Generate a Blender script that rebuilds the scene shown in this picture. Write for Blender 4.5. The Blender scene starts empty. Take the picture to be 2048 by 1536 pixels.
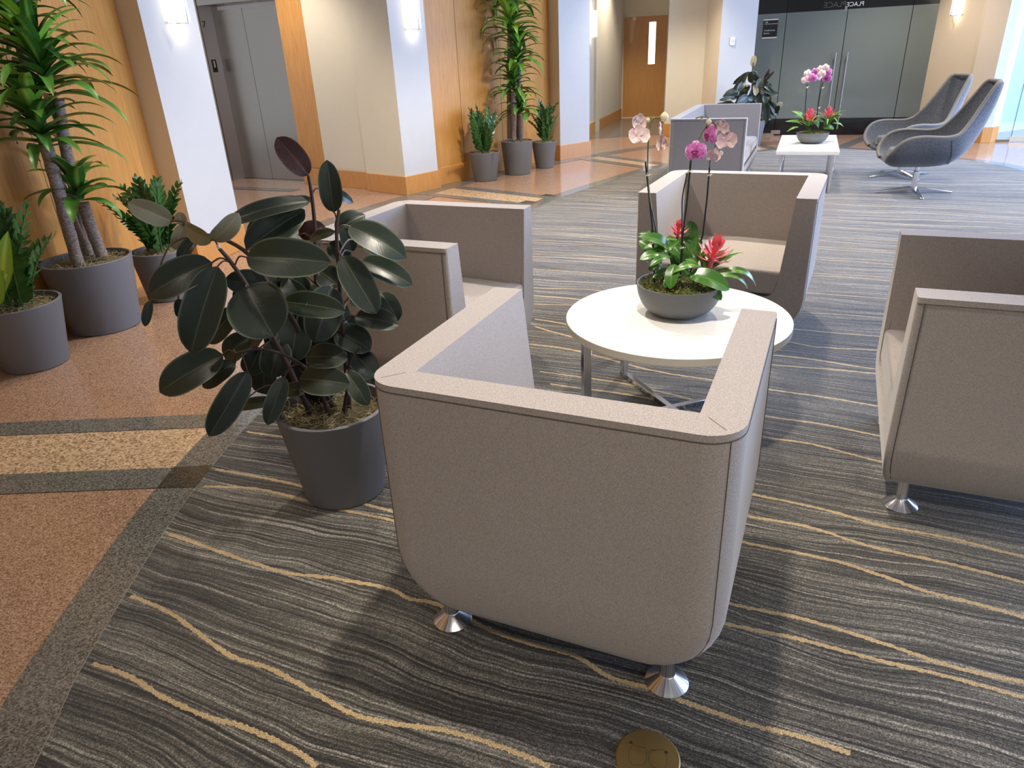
import bpy, bmesh, math, random
import numpy as np
from mathutils import Vector, Matrix
random.seed(7)
C = bpy.context.scene.collection
sc = bpy.context.scene
PI = math.pi
R_ = math.radians

# ------------------------------------------------------------------ camera
FPX, PITCH, ROLL, CAMH = 1400.0, R_(25.29), R_(2.83), 1.5
fw = Vector((0, math.cos(PITCH), -math.sin(PITCH)))
rt0 = Vector((1, 0, 0)); dn0 = fw.cross(rt0)
RT = math.cos(ROLL)*rt0 + math.sin(ROLL)*dn0
DN = -math.sin(ROLL)*rt0 + math.cos(ROLL)*dn0
cam_d = bpy.data.cameras.new('camera'); cam = bpy.data.objects.new('camera', cam_d); C.objects.link(cam)
cam_d.sensor_width = 36.0; cam_d.lens = FPX/2048*36.0; cam_d.clip_start = .05; cam_d.clip_end = 200
mw = Matrix.Identity(4)
for i, v in enumerate((RT, -DN, -fw)):
    for j in range(3): mw[j][i] = v[j]
mw[2][3] = CAMH
cam.matrix_world = mw
sc.camera = cam

# ------------------------------------------------------------------ world, exposure, lights
sc.view_settings.view_transform = 'Standard'; sc.view_settings.look = 'None'
sc.view_settings.gamma = 1.0; sc.view_settings.use_curve_mapping = False
sc.view_settings.exposure = 0.0
w = bpy.data.worlds.new('world'); sc.world = w; w.use_nodes = True
w.node_tree.nodes['Background'].inputs[0].default_value = (.62, .76, 1.0, 1)
w.node_tree.nodes['Background'].inputs[1].default_value = 1.1

def area(name, loc, target, sx, sy, power, col, spread=180):
    l = bpy.data.lights.new(name, 'AREA'); l.shape = 'RECTANGLE'; l.size = sx; l.size_y = sy
    l.energy = power; l.color = col; l.spread = R_(spread)
    o = bpy.data.objects.new(name, l); C.objects.link(o); o.location = loc
    o.rotation_euler = (Vector(target)-Vector(loc)).to_track_quat('-Z', 'Y').to_euler()
    return o
def downlight(x, y, power, col=(1.0, .84, .66), blend=.6, ang=110, rad=.07):
    l = bpy.data.lights.new('downlight', 'SPOT'); l.energy = power; l.color = col
    l.spot_size = R_(ang); l.spot_blend = blend; l.shadow_soft_size = rad
    o = bpy.data.objects.new('downlight', l); C.objects.link(o); o.location = (x, y, 3.28)
    return o
DAY = (.43, .60, 1.0)
area('daylight_right', (9.4, 5.4, 1.7), (0, 5.0, .9), 8.5, 2.8, 1250, DAY)
area('fill_behind', (3.0, -4.4, 1.9), (1.0, 3, .6), 7.0, 2.2, 70, (1.0, .95, .84))  # added fill lamp behind the camera; that wall has no window
area('daylight_vestibule', (9.3, 11.6, 3.1), (9.2, 13.0, .6), 2.6, 1.2, 120, (.62, .82, 1.0))
WARM2 = (1.0, .90, .77)
for x, y, p in [(-.2, 4.7, 400), (1.9, 5.2, 520), (2.9, 3.6, 60), (4.4, 5.2, 280), (-2.1, 1.0, 40), (.6, -.7, 190), (-1.0, 6.7, 300), (1.0, 8.2, 440),  # the one behind the camera is added fill for the nearest armchair
                (3.2, 8.0, 400), (5.6, 7.4, 360), (5.6, 10.9, 300), (2.6, 11.6, 420), (2.5, 15.2, 380), (-2.9, 9.0, 260), (-1.9, 4.0, 100), (-.3, 10.0, 130)]:
    downlight(x, y, p, WARM2)
downlight(.35, 2.0, 330, WARM2, .7, 62)  # added narrow spot that brightens the top of the nearest armchair

# ------------------------------------------------------------------ material helpers
def S(c):
    return tuple(((v/255)/12.92 if v/255 <= .04045 else ((v/255+.055)/1.055)**2.4) for v in c)
class NT:
    def __init__(s, name):
        s.m = bpy.data.materials.new(name); s.m.use_nodes = True
        s.t = s.m.node_tree; s.b = s.t.nodes['Principled BSDF']; s.out = s.t.nodes['Material Output']
    def n(s, ty, **kw):
        x = s.t.nodes.new(ty)
        for k, v in kw.items():
            if k in x.inputs.keys(): x.inputs[k].default_value = v
            else: setattr(x, k, v)
        return x
    def l(s, a, b): s.t.links.new(a, b)
    def coord(s, scale=(1, 1, 1), rot=(0, 0, 0), kind='Object'):
        tc = s.n('ShaderNodeTexCoord'); mp = s.n('ShaderNodeMapping')
        mp.inputs['Scale'].default_value = scale; mp.inputs['Rotation'].default_value = rot
        s.l(tc.outputs[kind], mp.inputs['Vector']); return mp.outputs[0]
    def noise(s, vec, scale, detail=2, rough=.5, dist=0):
        x = s.n('ShaderNodeTexNoise'); x.inputs['Scale'].default_value = scale; x.inputs['Detail'].default_value = detail
        x.inputs['Roughness'].default_value = rough; x.inputs['Distortion'].default_value = dist
        s.l(vec, x.inputs['Vector']); return x.outputs['Fac']
    def ramp(s, fac, stops, interp='LINEAR'):
        x = s.n('ShaderNodeValToRGB'); x.color_ramp.interpolation = interp
        e = x.color_ramp.elements
        while len(e) < len(stops): e.new(.5)
        for i, (p, c) in enumerate(stops): e[i].position = p; e[i].color = (*c, 1) if len(c) == 3 else c
        s.l(fac, x.inputs[0]); return x.outputs[0]
    def mix(s, f, a, b, mode='MIX'):
        x = s.n('ShaderNodeMix', data_type='RGBA', blend_type=mode)
        for inp, v in ((x.inputs[0], f), (x.inputs[6], a), (x.inputs[7], b)):
            if isinstance(v, (int, float)): inp.default_value = v
            elif isinstance(v, tuple): inp.default_value = (*v, 1)
            else: s.l(v, inp)
        return x.outputs[2]
    def math(s, op, a, b=0):
        x = s.n('ShaderNodeMath', operation=op)
        for i, v in enumerate((a, b)):
            if isinstance(v, (int, float)): x.inputs[i].default_value = v
            else: s.l(v, x.inputs[i])
        return x.outputs[0]
    def bump(s, h, strength, dist=.002):
        x = s.n('ShaderNodeBump'); x.inputs['Strength'].default_value = strength; x.inputs['Distance'].default_value = dist
        s.l(h, x.inputs['Height']); s.l(x.outputs[0], s.b.inputs['Normal'])
    def col(s, c):
        if isinstance(c, tuple): s.b.inputs['Base Color'].default_value = (*c, 1)
        else: s.l(c, s.b.inputs['Base Color'])
    def set(s, **kw):
        for k, v in kw.items(): s.b.inputs[k.replace('_', ' ')].default_value = v
        return s
def plain(name, c, rough=.5, metal=0, **kw):
    m = NT(name)
    v = m.noise(m.coord(), 6, 3)
    m.col(m.mix(.06, c, m.mix(v, tuple(x*.55 for x in c), tuple(min(1, x*1.5) for x in c))))
    m.set(Roughness=rough, Metallic=metal, **kw); return m.m

def fabric(name, c, dark=.72, scale=900):
    m = NT(name); co = m.coord()
    a = m.noise(m.coord((1, 1, .35)), scale, 1); b = m.noise(m.coord((.3, .3, 1)), scale, 1); big = m.noise(co, 5, 2)
    f = m.math('MULTIPLY', m.math('ADD', a, b), .5)
    cc = m.ramp(f, [(.38, tuple(x*dark for x in c)), (.62, tuple(min(1, x*1.22) for x in c))])
    m.col(m.mix(m.math('MULTIPLY', big, .12), cc, tuple(x*.8 for x in c)))
    m.set(Roughness=.92); m.b.inputs['Sheen Weight'].default_value = .35; m.b.inputs['Sheen Roughness'].default_value = .45
    m.b.inputs['Specular IOR Level'].default_value = .25
    m.bump(f, .35, .0008); return m.m
M = {}
M['taupe'] = fabric('taupe_wool', (.405, .355, .315), dark=.68)
M['seam'] = plain('seam_thread', (.12, .092, .075), .9)
M['grey_fabric'] = fabric('blue_grey_wool', (.20, .20, .225))
M['grey_seam'] = plain('grey_seam_thread', (.05, .05, .06), .9)
M['charcoal'] = fabric('grey_melange', (.100, .110, .132), dark=.42, scale=260)
M['charcoal_seam'] = plain('charcoal_piping', (.15, .145, .135), .9)
def brushed(name, c, rough, stretch, aniso=.5):
    m = NT(name); v = m.noise(m.coord(stretch), 40, 3)
    m.col(m.mix(v, tuple(x*.88 for x in c), c)); m.set(Metallic=1.0, Roughness=rough, Anisotropic=aniso)
    m.l(m.math('ADD', m.math('MULTIPLY', v, .12), rough-.06), m.b.inputs['Roughness']); return m.m
M['chrome'] = brushed('polished_steel', (.78, .78, .80), .16, (4, 4, 4), 0)
M['steel'] = brushed('brushed_stainless', (.36, .285, .210), .26, (60, 60, .6), .7)
M['jamb_steel'] = brushed('brushed_stainless_jamb', (.66, .68, .74), .34, (60, 60, .6))
M['bar_steel'] = brushed('satin_handle_steel', (.42, .41, .37), .42, (4, 4, 4), 0)
M['brass'] = brushed('brushed_brass', (.40, .285, .115), .46, (8, 50, 8), .3)
M['edge_strip'] = plain('metal_edge_strip', (.34, .32, .27), .4)
M['black'] = plain('black_plastic', (.012, .012, .012), .35)
M['dark_slot'] = plain('dark_slot', (.02, .015, .008), .8)
M['white_lam'] = plain('cream_laminate', (.80, .785, .73), .32)
M['white_lam_edge'] = plain('cream_laminate_edge', (.74, .69, .58), .4)
M['white_sq'] = plain('white_laminate', (.86, .86, .84), .3)
M['pot'] = plain('charcoal_fibre_pot', (.150, .152, .158), .55)
M['bowl'] = plain('grey_bowl', (.095, .10, .11), .55)
def ringed_bowl():
    m = NT('ribbed_grey_bowl'); wv = m.n('ShaderNodeTexWave', bands_direction='Z'); wv.inputs['Scale'].default_value = 45
    wv.inputs['Distortion'].default_value = .4; m.l(m.coord(), wv.inputs['Vector'])
    m.col((.115, .122, .128)); m.set(Roughness=.5); m.bump(wv.outputs['Fac'], .35, .001); return m.m
M['bowl'] = ringed_bowl()
M['wall_cream'] = plain('cream_paint', (.70, .635, .50), .75)
M['wall_beige'] = plain('warm_beige_paint', (.66, .55, .40), .75)
M['wall_white'] = plain('white_paint', (.57, .57, .545), .7)
M['ceiling'] = plain('ceiling_white', (.72, .70, .66), .9)
M['frame_paint'] = plain('door_frame_paint', (.62, .56, .44), .5)
def wood(name, a, b, rough=.38, rot=0):
    m = NT(name)
    g = m.noise(m.coord((7, 7, .35)), 9, 5, .62, .4); g2 = m.noise(m.coord((60, 60, 1.2)), 7, 2)
    c1 = m.ramp(g, [(.33, a), (.66, b)])
    m.col(m.mix(.22, c1, m.ramp(g2, [(.35, tuple(x*.6 for x in a)), (.6, b)])))
    m.set(Roughness=rough); m.b.inputs['Coat Weight'].default_value = .15; return m.m
M['wood'] = wood('cherry_veneer', (.48, .215, .046), (.64, .315, .080))
M['wood_base'] = wood('cherry_baseboard', (.52, .225, .050), (.64, .295, .075))
M['wood_door'] = wood('honey_oak_door', (.46, .205, .050), (.56, .27, .075))
M['groove'] = plain('panel_groove', (.16, .06, .02), .8)
def granite(name, cols, scale=230, rough=.14):
    m = NT(name); co = m.coord()
    vo = m.n('ShaderNodeTexVoronoi'); vo.inputs['Scale'].default_value = scale; m.l(co, vo.inputs['Vector'])
    n1 = m.noise(co, scale*.8, 2, .7); n2 = m.noise(co, 2.0, 3)
    sep = m.n('ShaderNodeSeparateColor'); m.l(vo.outputs['Color'], sep.inputs[0])
    f = m.math('ADD', m.math('MULTIPLY', sep.outputs[0], .6), m.math('MULTIPLY', n1, .4))
    base = m.ramp(f, [(.18, cols[0]), (.4, cols[1]), (.6, cols[2]), (.82, cols[3])])
    m.col(m.mix(m.math('MULTIPLY', n2, .3), base, cols[1]))
    m.set(Roughness=rough); m.b.inputs['Specular IOR Level'].default_value = .45; return m.m
M['pink'] = granite('pink_granite', ((.11, .062, .04), (.30, .175, .112), (.41, .255, .17), (.56, .41, .31)))
M['gray'] = granite('grey_granite', ((.03, .029, .026), (.110, .107, .098), (.17, .165, .15), (.29, .28, .255)))
M['cream'] = granite('cream_granite', ((.12, .08, .045), (.44, .30, .18), (.58, .42, .27), (.72, .56, .40)), 120)
M['darkgr'] = granite('dark_granite', ((.012, .01, .008), (.05, .042, .034), (.08, .065, .05), (.12, .10, .08)))
def carpet_mat():
    m = NT('striped_carpet_pile')
    base = m.coord(rot=(0, 0, R_(25)))            # x along the stripes, y across
    sp = m.n('ShaderNodeSeparateXYZ'); m.l(base, sp.inputs[0])
    w1 = m.noise(base, .9, 3, .45); w2 = m.noise(base, 4.5, 2)
    y = m.math('ADD', sp.outputs[1], m.math('ADD', m.math('MULTIPLY', w1, .26), m.math('MULTIPLY', w2, .022)))
    def stripes(sx, sy, sc_, det, rough=.6):
        c = m.n('ShaderNodeCombineXYZ'); m.l(m.math('MULTIPLY', sp.outputs[0], sx), c.inputs[0]); m.l(m.math('MULTIPLY', y, sy), c.inputs[1])
        return m.noise(c.outputs[0], sc_, det, rough)
    s1 = stripes(.35, 9, 1, 2); s2 = stripes(.8, 78, 1, 2, .6); s3 = stripes(2.2, 150, 1, 1); pile = m.noise(base, 260, 2, .8)
    f = m.math('ADD', m.math('MULTIPLY', s1, .14), m.math('ADD', m.math('MULTIPLY', s2, .51), m.math('MULTIPLY', s3, .33)))
    col = m.ramp(f, [(.39, (.014, .013, .012)), (.45, (.036, .034, .031)), (.50, (.075, .071, .066)), (.55, (.125, .119, .112)), (.60, (.215, .205, .195))])
    col = m.mix(.85, col, m.ramp(pile, [(.36, (.10, .10, .10)), (.50, (.75, .75, .75)), (.64, (2.0, 2.0, 2.0))]), 'MULTIPLY')
    col = m.mix(1.0, col, (1.34, 1.31, 1.17), 'MULTIPLY')
    m.col(col); m.set(Roughness=.95); m.b.inputs['Sheen Weight'].default_value = .35; m.b.inputs['Sheen Roughness'].default_value = .5
    m.b.inputs['Specular IOR Level'].default_value = .1
    m.bump(m.math('ADD', m.math('MULTIPLY', s2, .6), pile), .7, .005); return m.m
M['carpet'] = carpet_mat()
def gold_mat():
    m = NT('gold_carpet_yarn'); n = m.noise(m.coord(), 330, 2, .8)
    m.col(m.ramp(n, [(.36, (.14, .09, .035)), (.55, (.50, .37, .19)), (.68, (.78, .60, .34))])); m.set(Roughness=.95)
    m.b.inputs['Sheen Weight'].default_value = .3; m.bump(n, .6, .003); return m.m
M['gold'] = gold_mat()
def leafmat(name, top, mid, edge, under, rough=.28, vein=.35, wide=.06):
    m = NT(name); tc = m.n('ShaderNodeTexCoord'); sp = m.n('ShaderNodeSeparateXYZ'); m.l(tc.outputs['UV'], sp.inputs[0])
    d = m.math('ABSOLUTE', m.math('SUBTRACT', sp.outputs[0], .5))
    f = m.ramp(d, [(0, mid), (wide, top), (.44, top), (.485, edge)])
    c = m.n('ShaderNodeCombineXYZ'); m.l(m.math('MULTIPLY', d, 2), c.inputs[0]); m.l(m.math('SUBTRACT', m.math('MULTIPLY', sp.outputs[1], 42), m.math('MULTIPLY', d, 18)), c.inputs[1])
    wv = m.noise(c.outputs[0], 1.2, 1)
    f = m.mix(m.math('MULTIPLY', wv, vein), f, tuple(x*.55 for x in top))
    g = m.n('ShaderNodeNewGeometry')
    m.col(m.mix(g.outputs['Backfacing'], f, under))
    m.set(Roughness=rough); m.b.inputs['Coat Weight'].default_value = .10; m.b.inputs['Coat Roughness'].default_value = .25
    m.bump(wv, .25, .002); return m.m
M['rubber_leaf'] = leafmat('rubber_plant_leaf', (.015, .027, .015), (.12, .12, .065), (.12, .15, .095), (.13, .11, .05), .36, .25, .025)
M['rubber_red'] = leafmat('maroon_leaf', (.050, .016, .016), (.12, .045, .04), (.17, .09, .06), (.065, .02, .02), .3)
M['rubber_pale'] = leafmat('olive_leaf_underside', (.26, .225, .12), (.38, .32, .18), (.42, .36, .22), (.24, .20, .10), .3)
M['drac_leaf'] = leafmat('corn_plant_leaf', (.04, .14, .018), (.26, .44, .06), (.05, .15, .02), (.08, .22, .03), .34, .25, .2)
M['drac_young'] = leafmat('corn_plant_young_leaf', (.22, .46, .04), (.55, .75, .14), (.16, .38, .04), (.25, .48, .06), .34, .2, .2)
M['zz_leaf'] = leafmat('zz_leaf', (.018, .075, .014), (.06, .16, .03), (.03, .10, .02), (.05, .14, .03), .2)
M['orch_leaf'] = leafmat('orchid_leaf', (.055, .17, .022), (.16, .32, .05), (.09, .22, .04), (.11, .24, .05), .25)
M['brom_leaf'] = leafmat('bromeliad_leaf', (.07, .22, .025), (.34, .48, .10), (.07, .2, .03), (.16, .32, .06), .25, .2, .14)
M['brom_red'] = plain('coral_bract', (.74, .125, .15), .4)
M['stem_brown'] = plain('brown_stem', (.060, .036, .026), .6)
M['petiole'] = plain('petiole', (.10, .05, .03), .45)
M['zz_stem'] = plain('zz_stalk', (.06, .13, .03), .4)
def canem():
    m = NT('cane_bark'); n = m.noise(m.coord((30, 30, 60)), 2, 4, .7)
    m.col(m.ramp(n, [(.35, (.12, .085, .06)), (.65, (.36, .28, .22))])); m.set(Roughness=.8); m.bump(n, .6, .006); return m.m
M['cane'] = canem()
M['cut_end'] = plain('sealed_cane_top', (.10, .015, .02), .5)
M['moss'] = plain('dried_moss_strands', (.42, .36, .20), .9)
M['moss_bed'] = plain('moss_bed', (.16, .125, .06), .95)
M['green_moss'] = plain('green_moss', (.085, .095, .018), .95)
M['green_moss2'] = plain('pale_green_moss', (.20, .19, .04), .95)  # paler tone for some of the moss strands
M['stake'] = plain('dark_stake', (.010, .009, .008), .35)
M['tie'] = plain('raffia_tie', (.75, .66, .48), .8)
M['orch_stem'] = plain('orchid_spike', (.14, .15, .05), .5)
def petal(name, c, edge, spots=None):
    m = NT(name); tc = m.n('ShaderNodeTexCoord'); sp = m.n('ShaderNodeSeparateXYZ'); m.l(tc.outputs['UV'], sp.inputs[0])
    f = m.ramp(sp.outputs[1], [(0, c), (.75, c), (1, edge)])
    if spots:
        n = m.noise(m.coord(), 260, 2, .6); k = m.ramp(n, [(.50, (0, 0, 0)), (.58, (1, 1, 1))])
        f = m.mix(k, f, spots)
    m.col(f); m.set(Roughness=.55); m.b.inputs['Sheen Weight'].default_value = .2
    m.b.inputs['Subsurface Weight'].default_value = .15; m.b.inputs['Subsurface Radius'].default_value = (.01, .005, .005); return m.m
M['petal_pale'] = petal('blush_petal', (.80, .60, .58), (.90, .80, .70))
M['petal_pink'] = petal('magenta_petal', (.62, .18, .50), (.90, .70, .86), (.40, .03, .28))
M['petal_lip'] = plain('orchid_lip', (.22, .01, .10), .5)
M['bud'] = plain('cream_bud', (.82, .72, .45), .55)
def emis(name, c, s):
    m = NT(name); m.col(c); m.b.inputs['Emission Color'].default_value = (*c, 1); m.b.inputs['Emission Strength'].default_value = s; return m.m
M['lamp_glass'] = emis('lit_opal_glass', (1.0, .90, .74), 3.2)
def glassm(name, c, rough=.0, alpha=.2):
    m = NT(name); m.col(c); m.set(Roughness=rough); m.b.inputs['Alpha'].default_value = alpha
    m.b.inputs['Specular IOR Level'].default_value = .6; return m.m
M['clear_glass'] = glassm('clear_glass', (.75, .88, .92), .02, .10)
M['edge_glass'] = plain('glass_edge', (.02, .04, .04), .2)
M['film'] = plain('grey_green_film', (.150, .170, .150), .07)
M['dark_glass'] = plain('dark_room_glass', (.010, .010, .009), .06)
M['letter'] = plain('white_letter', (.62, .62, .60), .5)
M['ghost_letter'] = plain('reflected_letter', (.07, .07, .065), .5)
M['cream_plate'] = plain('plate_bar', (.70, .62, .55), .5)
M['thermo'] = plain('thermostat_white', (.80, .80, .80), .4)
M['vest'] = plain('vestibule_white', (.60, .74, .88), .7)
M['vest_floor_sunlit'] = plain('vestibule_floor_sunlit', (.70, .82, .84), .35)  # pale because the sunlight on this floor is put into the colour

# ------------------------------------------------------------------ geometry helpers
class MB:
    def __init__(s): s.v = []; s.f = []; s.uv = []; s.mi = []
    def add(s, vs, fs, uvs=None, mi=0):
        o = len(s.v); s.v += [tuple(v) for v in vs]; s.f += [tuple(i+o for i in f) for f in fs]
        s.uv += [(tuple(u)) for u in uvs] if uvs else [(0.5, 0.5)]*len(vs); s.mi += [mi]*len(fs)
    def box(s, lo, hi, T=None, mi=0):
        vs = [Vector((x, y, z)) for x in (lo[0], hi[0]) for y in (lo[1], hi[1]) for z in (lo[2], hi[2])]
        if T is not None: vs = [T @ v for v in vs]
        s.add(vs, [(0, 1, 3, 2), (4, 6, 7, 5), (0, 4, 5, 1), (2, 3, 7, 6), (0, 2, 6, 4), (1, 5, 7, 3)], mi=mi)
    def tube(s, pts, r, n=8, cap=True, mi=0):
        pts = [Vector(p) for p in pts]; rs = r if hasattr(r, '__len__') else [r]*len(pts)
        rings = []; up = None
        for i, p in enumerate(pts):
            d = (pts[min(i+1, len(pts)-1)]-pts[max(i-1, 0)])
            d = d.normalized() if d.length > 1e-9 else Vector((0, 0, 1))
            if up is None:
                up = d.orthogonal().normalized()
            up = (up-d*up.dot(d)); up = up.normalized() if up.length > 1e-6 else d.orthogonal().normalized()
            b = d.cross(up)
            rings.append([p+rs[i]*(math.cos(2*PI*k/n)*up+math.sin(2*PI*k/n)*b) for k in range(n)])
        vs = [v for ring in rings for v in ring]; fs = []
        for i in range(len(pts)-1):
            for k in range(n): fs.append((i*n+k, i*n+(k+1) % n, (i+1)*n+(k+1) % n, (i+1)*n+k))
        if cap: fs.append(tuple(range(n))[::-1]); fs.append(tuple((len(pts)-1)*n+k for k in range(n)))
        s.add(vs, fs, mi=mi)
    def lathe(s, prof, n=48, c=(0, 0, 0), mi=0, cap=True):
        vs = []; fs = []
        for r, z in prof:
            for k in range(n): vs.append((c[0]+r*math.cos(2*PI*k/n), c[1]+r*math.sin(2*PI*k/n), c[2]+z))
        for i in range(len(prof)-1):
            for k in range(n): fs.append((i*n+k, i*n+(k+1) % n, (i+1)*n+(k+1) % n, (i+1)*n+k))
        if cap: fs.append(tuple(range(n))[::-1]); fs.append(tuple((len(prof)-1)*n+k for k in range(n)))
        s.add(vs, fs, mi=mi)
    def prism(s, poly, z0, z1, mi=0):
        n = len(poly); vs = [(x, y, z0) for x, y in poly]+[(x, y, z1) for x, y in poly]
        fs = [tuple(range(n))[::-1], tuple(range(n, 2*n))]+[(i, (i+1) % n, n+(i+1) % n, n+i) for i in range(n)]
        s.add(vs, fs, mi=mi)
    def loft(s, secs, closed=True, cap=True, mi=0):
        n = len(secs[0]); vs = [p for q in secs for p in q]; fs = []
        for i in range(len(secs)-1):
            for k in range(n if closed else n-1): fs.append((i*n+k, i*n+(k+1) % n, (i+1)*n+(k+1) % n, (i+1)*n+k))
        if cap: fs.append(tuple(range(n))[::-1]); fs.append(tuple((len(secs)-1)*n+k for k in range(n)))
        s.add(vs, fs, mi=mi)
    def mesh(s, name):
        me = bpy.data.meshes.new(name); me.from_pydata(s.v, [], s.f)
        ul = me.uv_layers.new(name='UVMap')
        li = np.zeros(len(me.loops), dtype=np.int32); me.loops.foreach_get('vertex_index', li)
        ul.data.foreach_set('uv', np.array(s.uv, dtype=np.float32)[li].ravel())
        me.polygons.foreach_set('material_index', s.mi)
        return me
    def build(s, name, mat, parent=None, smooth=True, bevel=0, seg=3, ang=35, loc=None, rotz=0, recalc=True):
        me = s.mesh(name)
        if recalc:
            bm = bmesh.new(); bm.from_mesh(me); bmesh.ops.recalc_face_normals(bm, faces=bm.faces); bm.to_mesh(me); bm.free()
        for m_ in (mat if isinstance(mat, (list, tuple)) else [mat]): me.materials.append(m_)
        o = bpy.data.objects.new(name, me); C.objects.link(o)
        if parent: o.parent = parent
        if loc: o.location = loc
        o.rotation_euler[2] = rotz
        if bevel:
            b = o.modifiers.new('bevel', 'BEVEL'); b.width = bevel; b.segments = seg; b.limit_method = 'ANGLE'; b.angle_limit = R_(ang); b.harden_normals = False
        if smooth:
            me.polygons.foreach_set('use_smooth', [True]*len(me.polygons))
            try: me.set_sharp_from_angle(angle=R_(42))
            except Exception: pass
        return o
def tag(o, label=None, cat=None, group=None, kind=None):
    if label: o['label'] = label
    if cat: o['category'] = cat
    if group: o['group'] = group
    if kind: o['kind'] = kind
    return o
def thing(name, label, cat, loc=(0, 0, 0), rz=0, group=None, kind=None):
    o = bpy.data.objects.new(name, None); C.objects.link(o); o.location = loc; o.rotation_euler[2] = rz; o.empty_display_size = .1
    return tag(o, label, cat, group, kind)
def copy_tree(o, parent=None):
    c = o.copy(); C.objects.link(c)
    if parent: c.parent = parent
    for ch in [k for k in bpy.data.objects if k.parent == o]: copy_tree(ch, c)
    return c
def catmull(pts, n=8):
    P = [Vector(p) for p in pts]; P = [2*P[0]-P[1]]+P+[2*P[-1]-P[-2]]; out = []
    for i in range(1, len(P)-2):
        for k in range(n):
            t = k/n; a, b, c, d = P[i-1:i+3]
            out.append(.5*((2*b)+(c-a)*t+(2*a-5*b+4*c-d)*t*t+(3*b-a-3*c+d)*t**3))
    out.append(P[-2]); return out
def ray(px, py): return (RT*((px-1024)/FPX)+DN*((py-768)/FPX)+fw)
def atY(px, py, Y):
    d = ray(px, py); t = Y/d.y; return Vector((0, 0, CAMH))+d*t
def ground(px, py, z=0):
    d = ray(px, py); t = (z-CAMH)/d.z; return Vector((0, 0, CAMH))+d*t

# ------------------------------------------------------------------ floor, carpet, bands
floor = MB(); floor.prism([(-9, -5), (13, -5), (13, 19.5), (-9, 19.5)], -.10, 0)
floor = tag(floor.build('floor', M['pink'], smooth=False), kind='structure')
edge_pts = [(0.2, -3.2), (-.75, -1.2), (-1.05, .3), (-1.20, 1.22), (-1.24, 1.49), (-1.27, 2.07), (-1.26, 2.49), (-1.21, 2.96), (-1.02, 4.1), (-.62, 5.5), (-.12, 6.65), (.41, 7.61), (.75, 8.15),
            (1.87, 9.55), (2.35, 9.95), (3.1, 10.5), (3.86, 10.84), (4.6, 10.95), (5.2, 10.55), (5.75, 9.6), (6.05, 8.75), (6.0, 7.9), (6.2, 6.6), (6.6, 4.6), (6.6, 1.0), (5.8, -2.0), (3.6, -3.4)]
edge = [(p.x, p.y) for p in catmull([(x, y, 0) for x, y in edge_pts], 6)]
def offset(poly, d):
    out = []; n = len(poly)
    for i in range(n):
        a = Vector(poly[max(i-1, 0)]); b = Vector(poly[min(i+1, n-1)]); t = (b-a).normalized()
        out.append((poly[i][0]-t.y*d, poly[i][1]+t.x*d))
    return out
cp = thing('carpet', 'dark grey striped wool carpet with wavy gold lines set into the granite floor', 'carpet')
mb = MB(); mb.prism(edge, .0, .006); mb.build('pile', M['carpet'], cp, smooth=False)
def inside(x, y, poly=edge):
    c = False; j = len(poly)-1
    for i in range(len(poly)):
        if (poly[i][1] > y) != (poly[j][1] > y) and x < (poly[j][0]-poly[i][0])*(y-poly[i][1])/(poly[j][1]-poly[i][1]+1e-12)+poly[i][0]: c = not c
        j = i
    return c
gold = MB()
A25 = R_(-25.5); ES = Vector((math.cos(A25), math.sin(A25))); ET = Vector((-math.sin(A25), math.cos(A25)))
def ribbon(pts, wd):
    seg = []
    for i, p in enumerate(pts):
        if inside(p[0], p[1]) and inside(p[0]-.02, p[1]): seg.append(p)
        else:
            if len(seg) > 2: _rib(seg, wd)
            seg = []
    if len(seg) > 2: _rib(seg, wd)
def _rib(seg, wd):
    vs = []
    for i, p in enumerate(seg):
        a = seg[max(i-1, 0)]; b = seg[min(i+1, len(seg)-1)]; t = Vector((b[0]-a[0], b[1]-a[1])).normalized(); n = Vector((-t.y, t.x))
        e1 = wd/2*(1+random.uniform(-.38, .38)); e2 = wd/2*(1+random.uniform(-.38, .38))
        for e, z in ((e1, .0045), (e1*.6, .0063), (-e2*.6, .0063), (-e2, .0045)): vs.append((p[0]+n.x*e, p[1]+n.y*e, z))
    fs = [(i*4+k, i*4+k+1, i*4+k+5, i*4+k+4) for i in range(len(seg)-1) for k in range(3)]
    gold.add(vs, fs)
def wave(s, t0, ph):
    return t0+.045*math.sin(s*1.7+ph+t0*.9)+.03*math.sin(s*3.3+ph*1.7+t0*2.1)+.012*math.sin(s*7.1+ph*2.3)+.05*math.sin(t0*1.3+s*.6)
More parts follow.
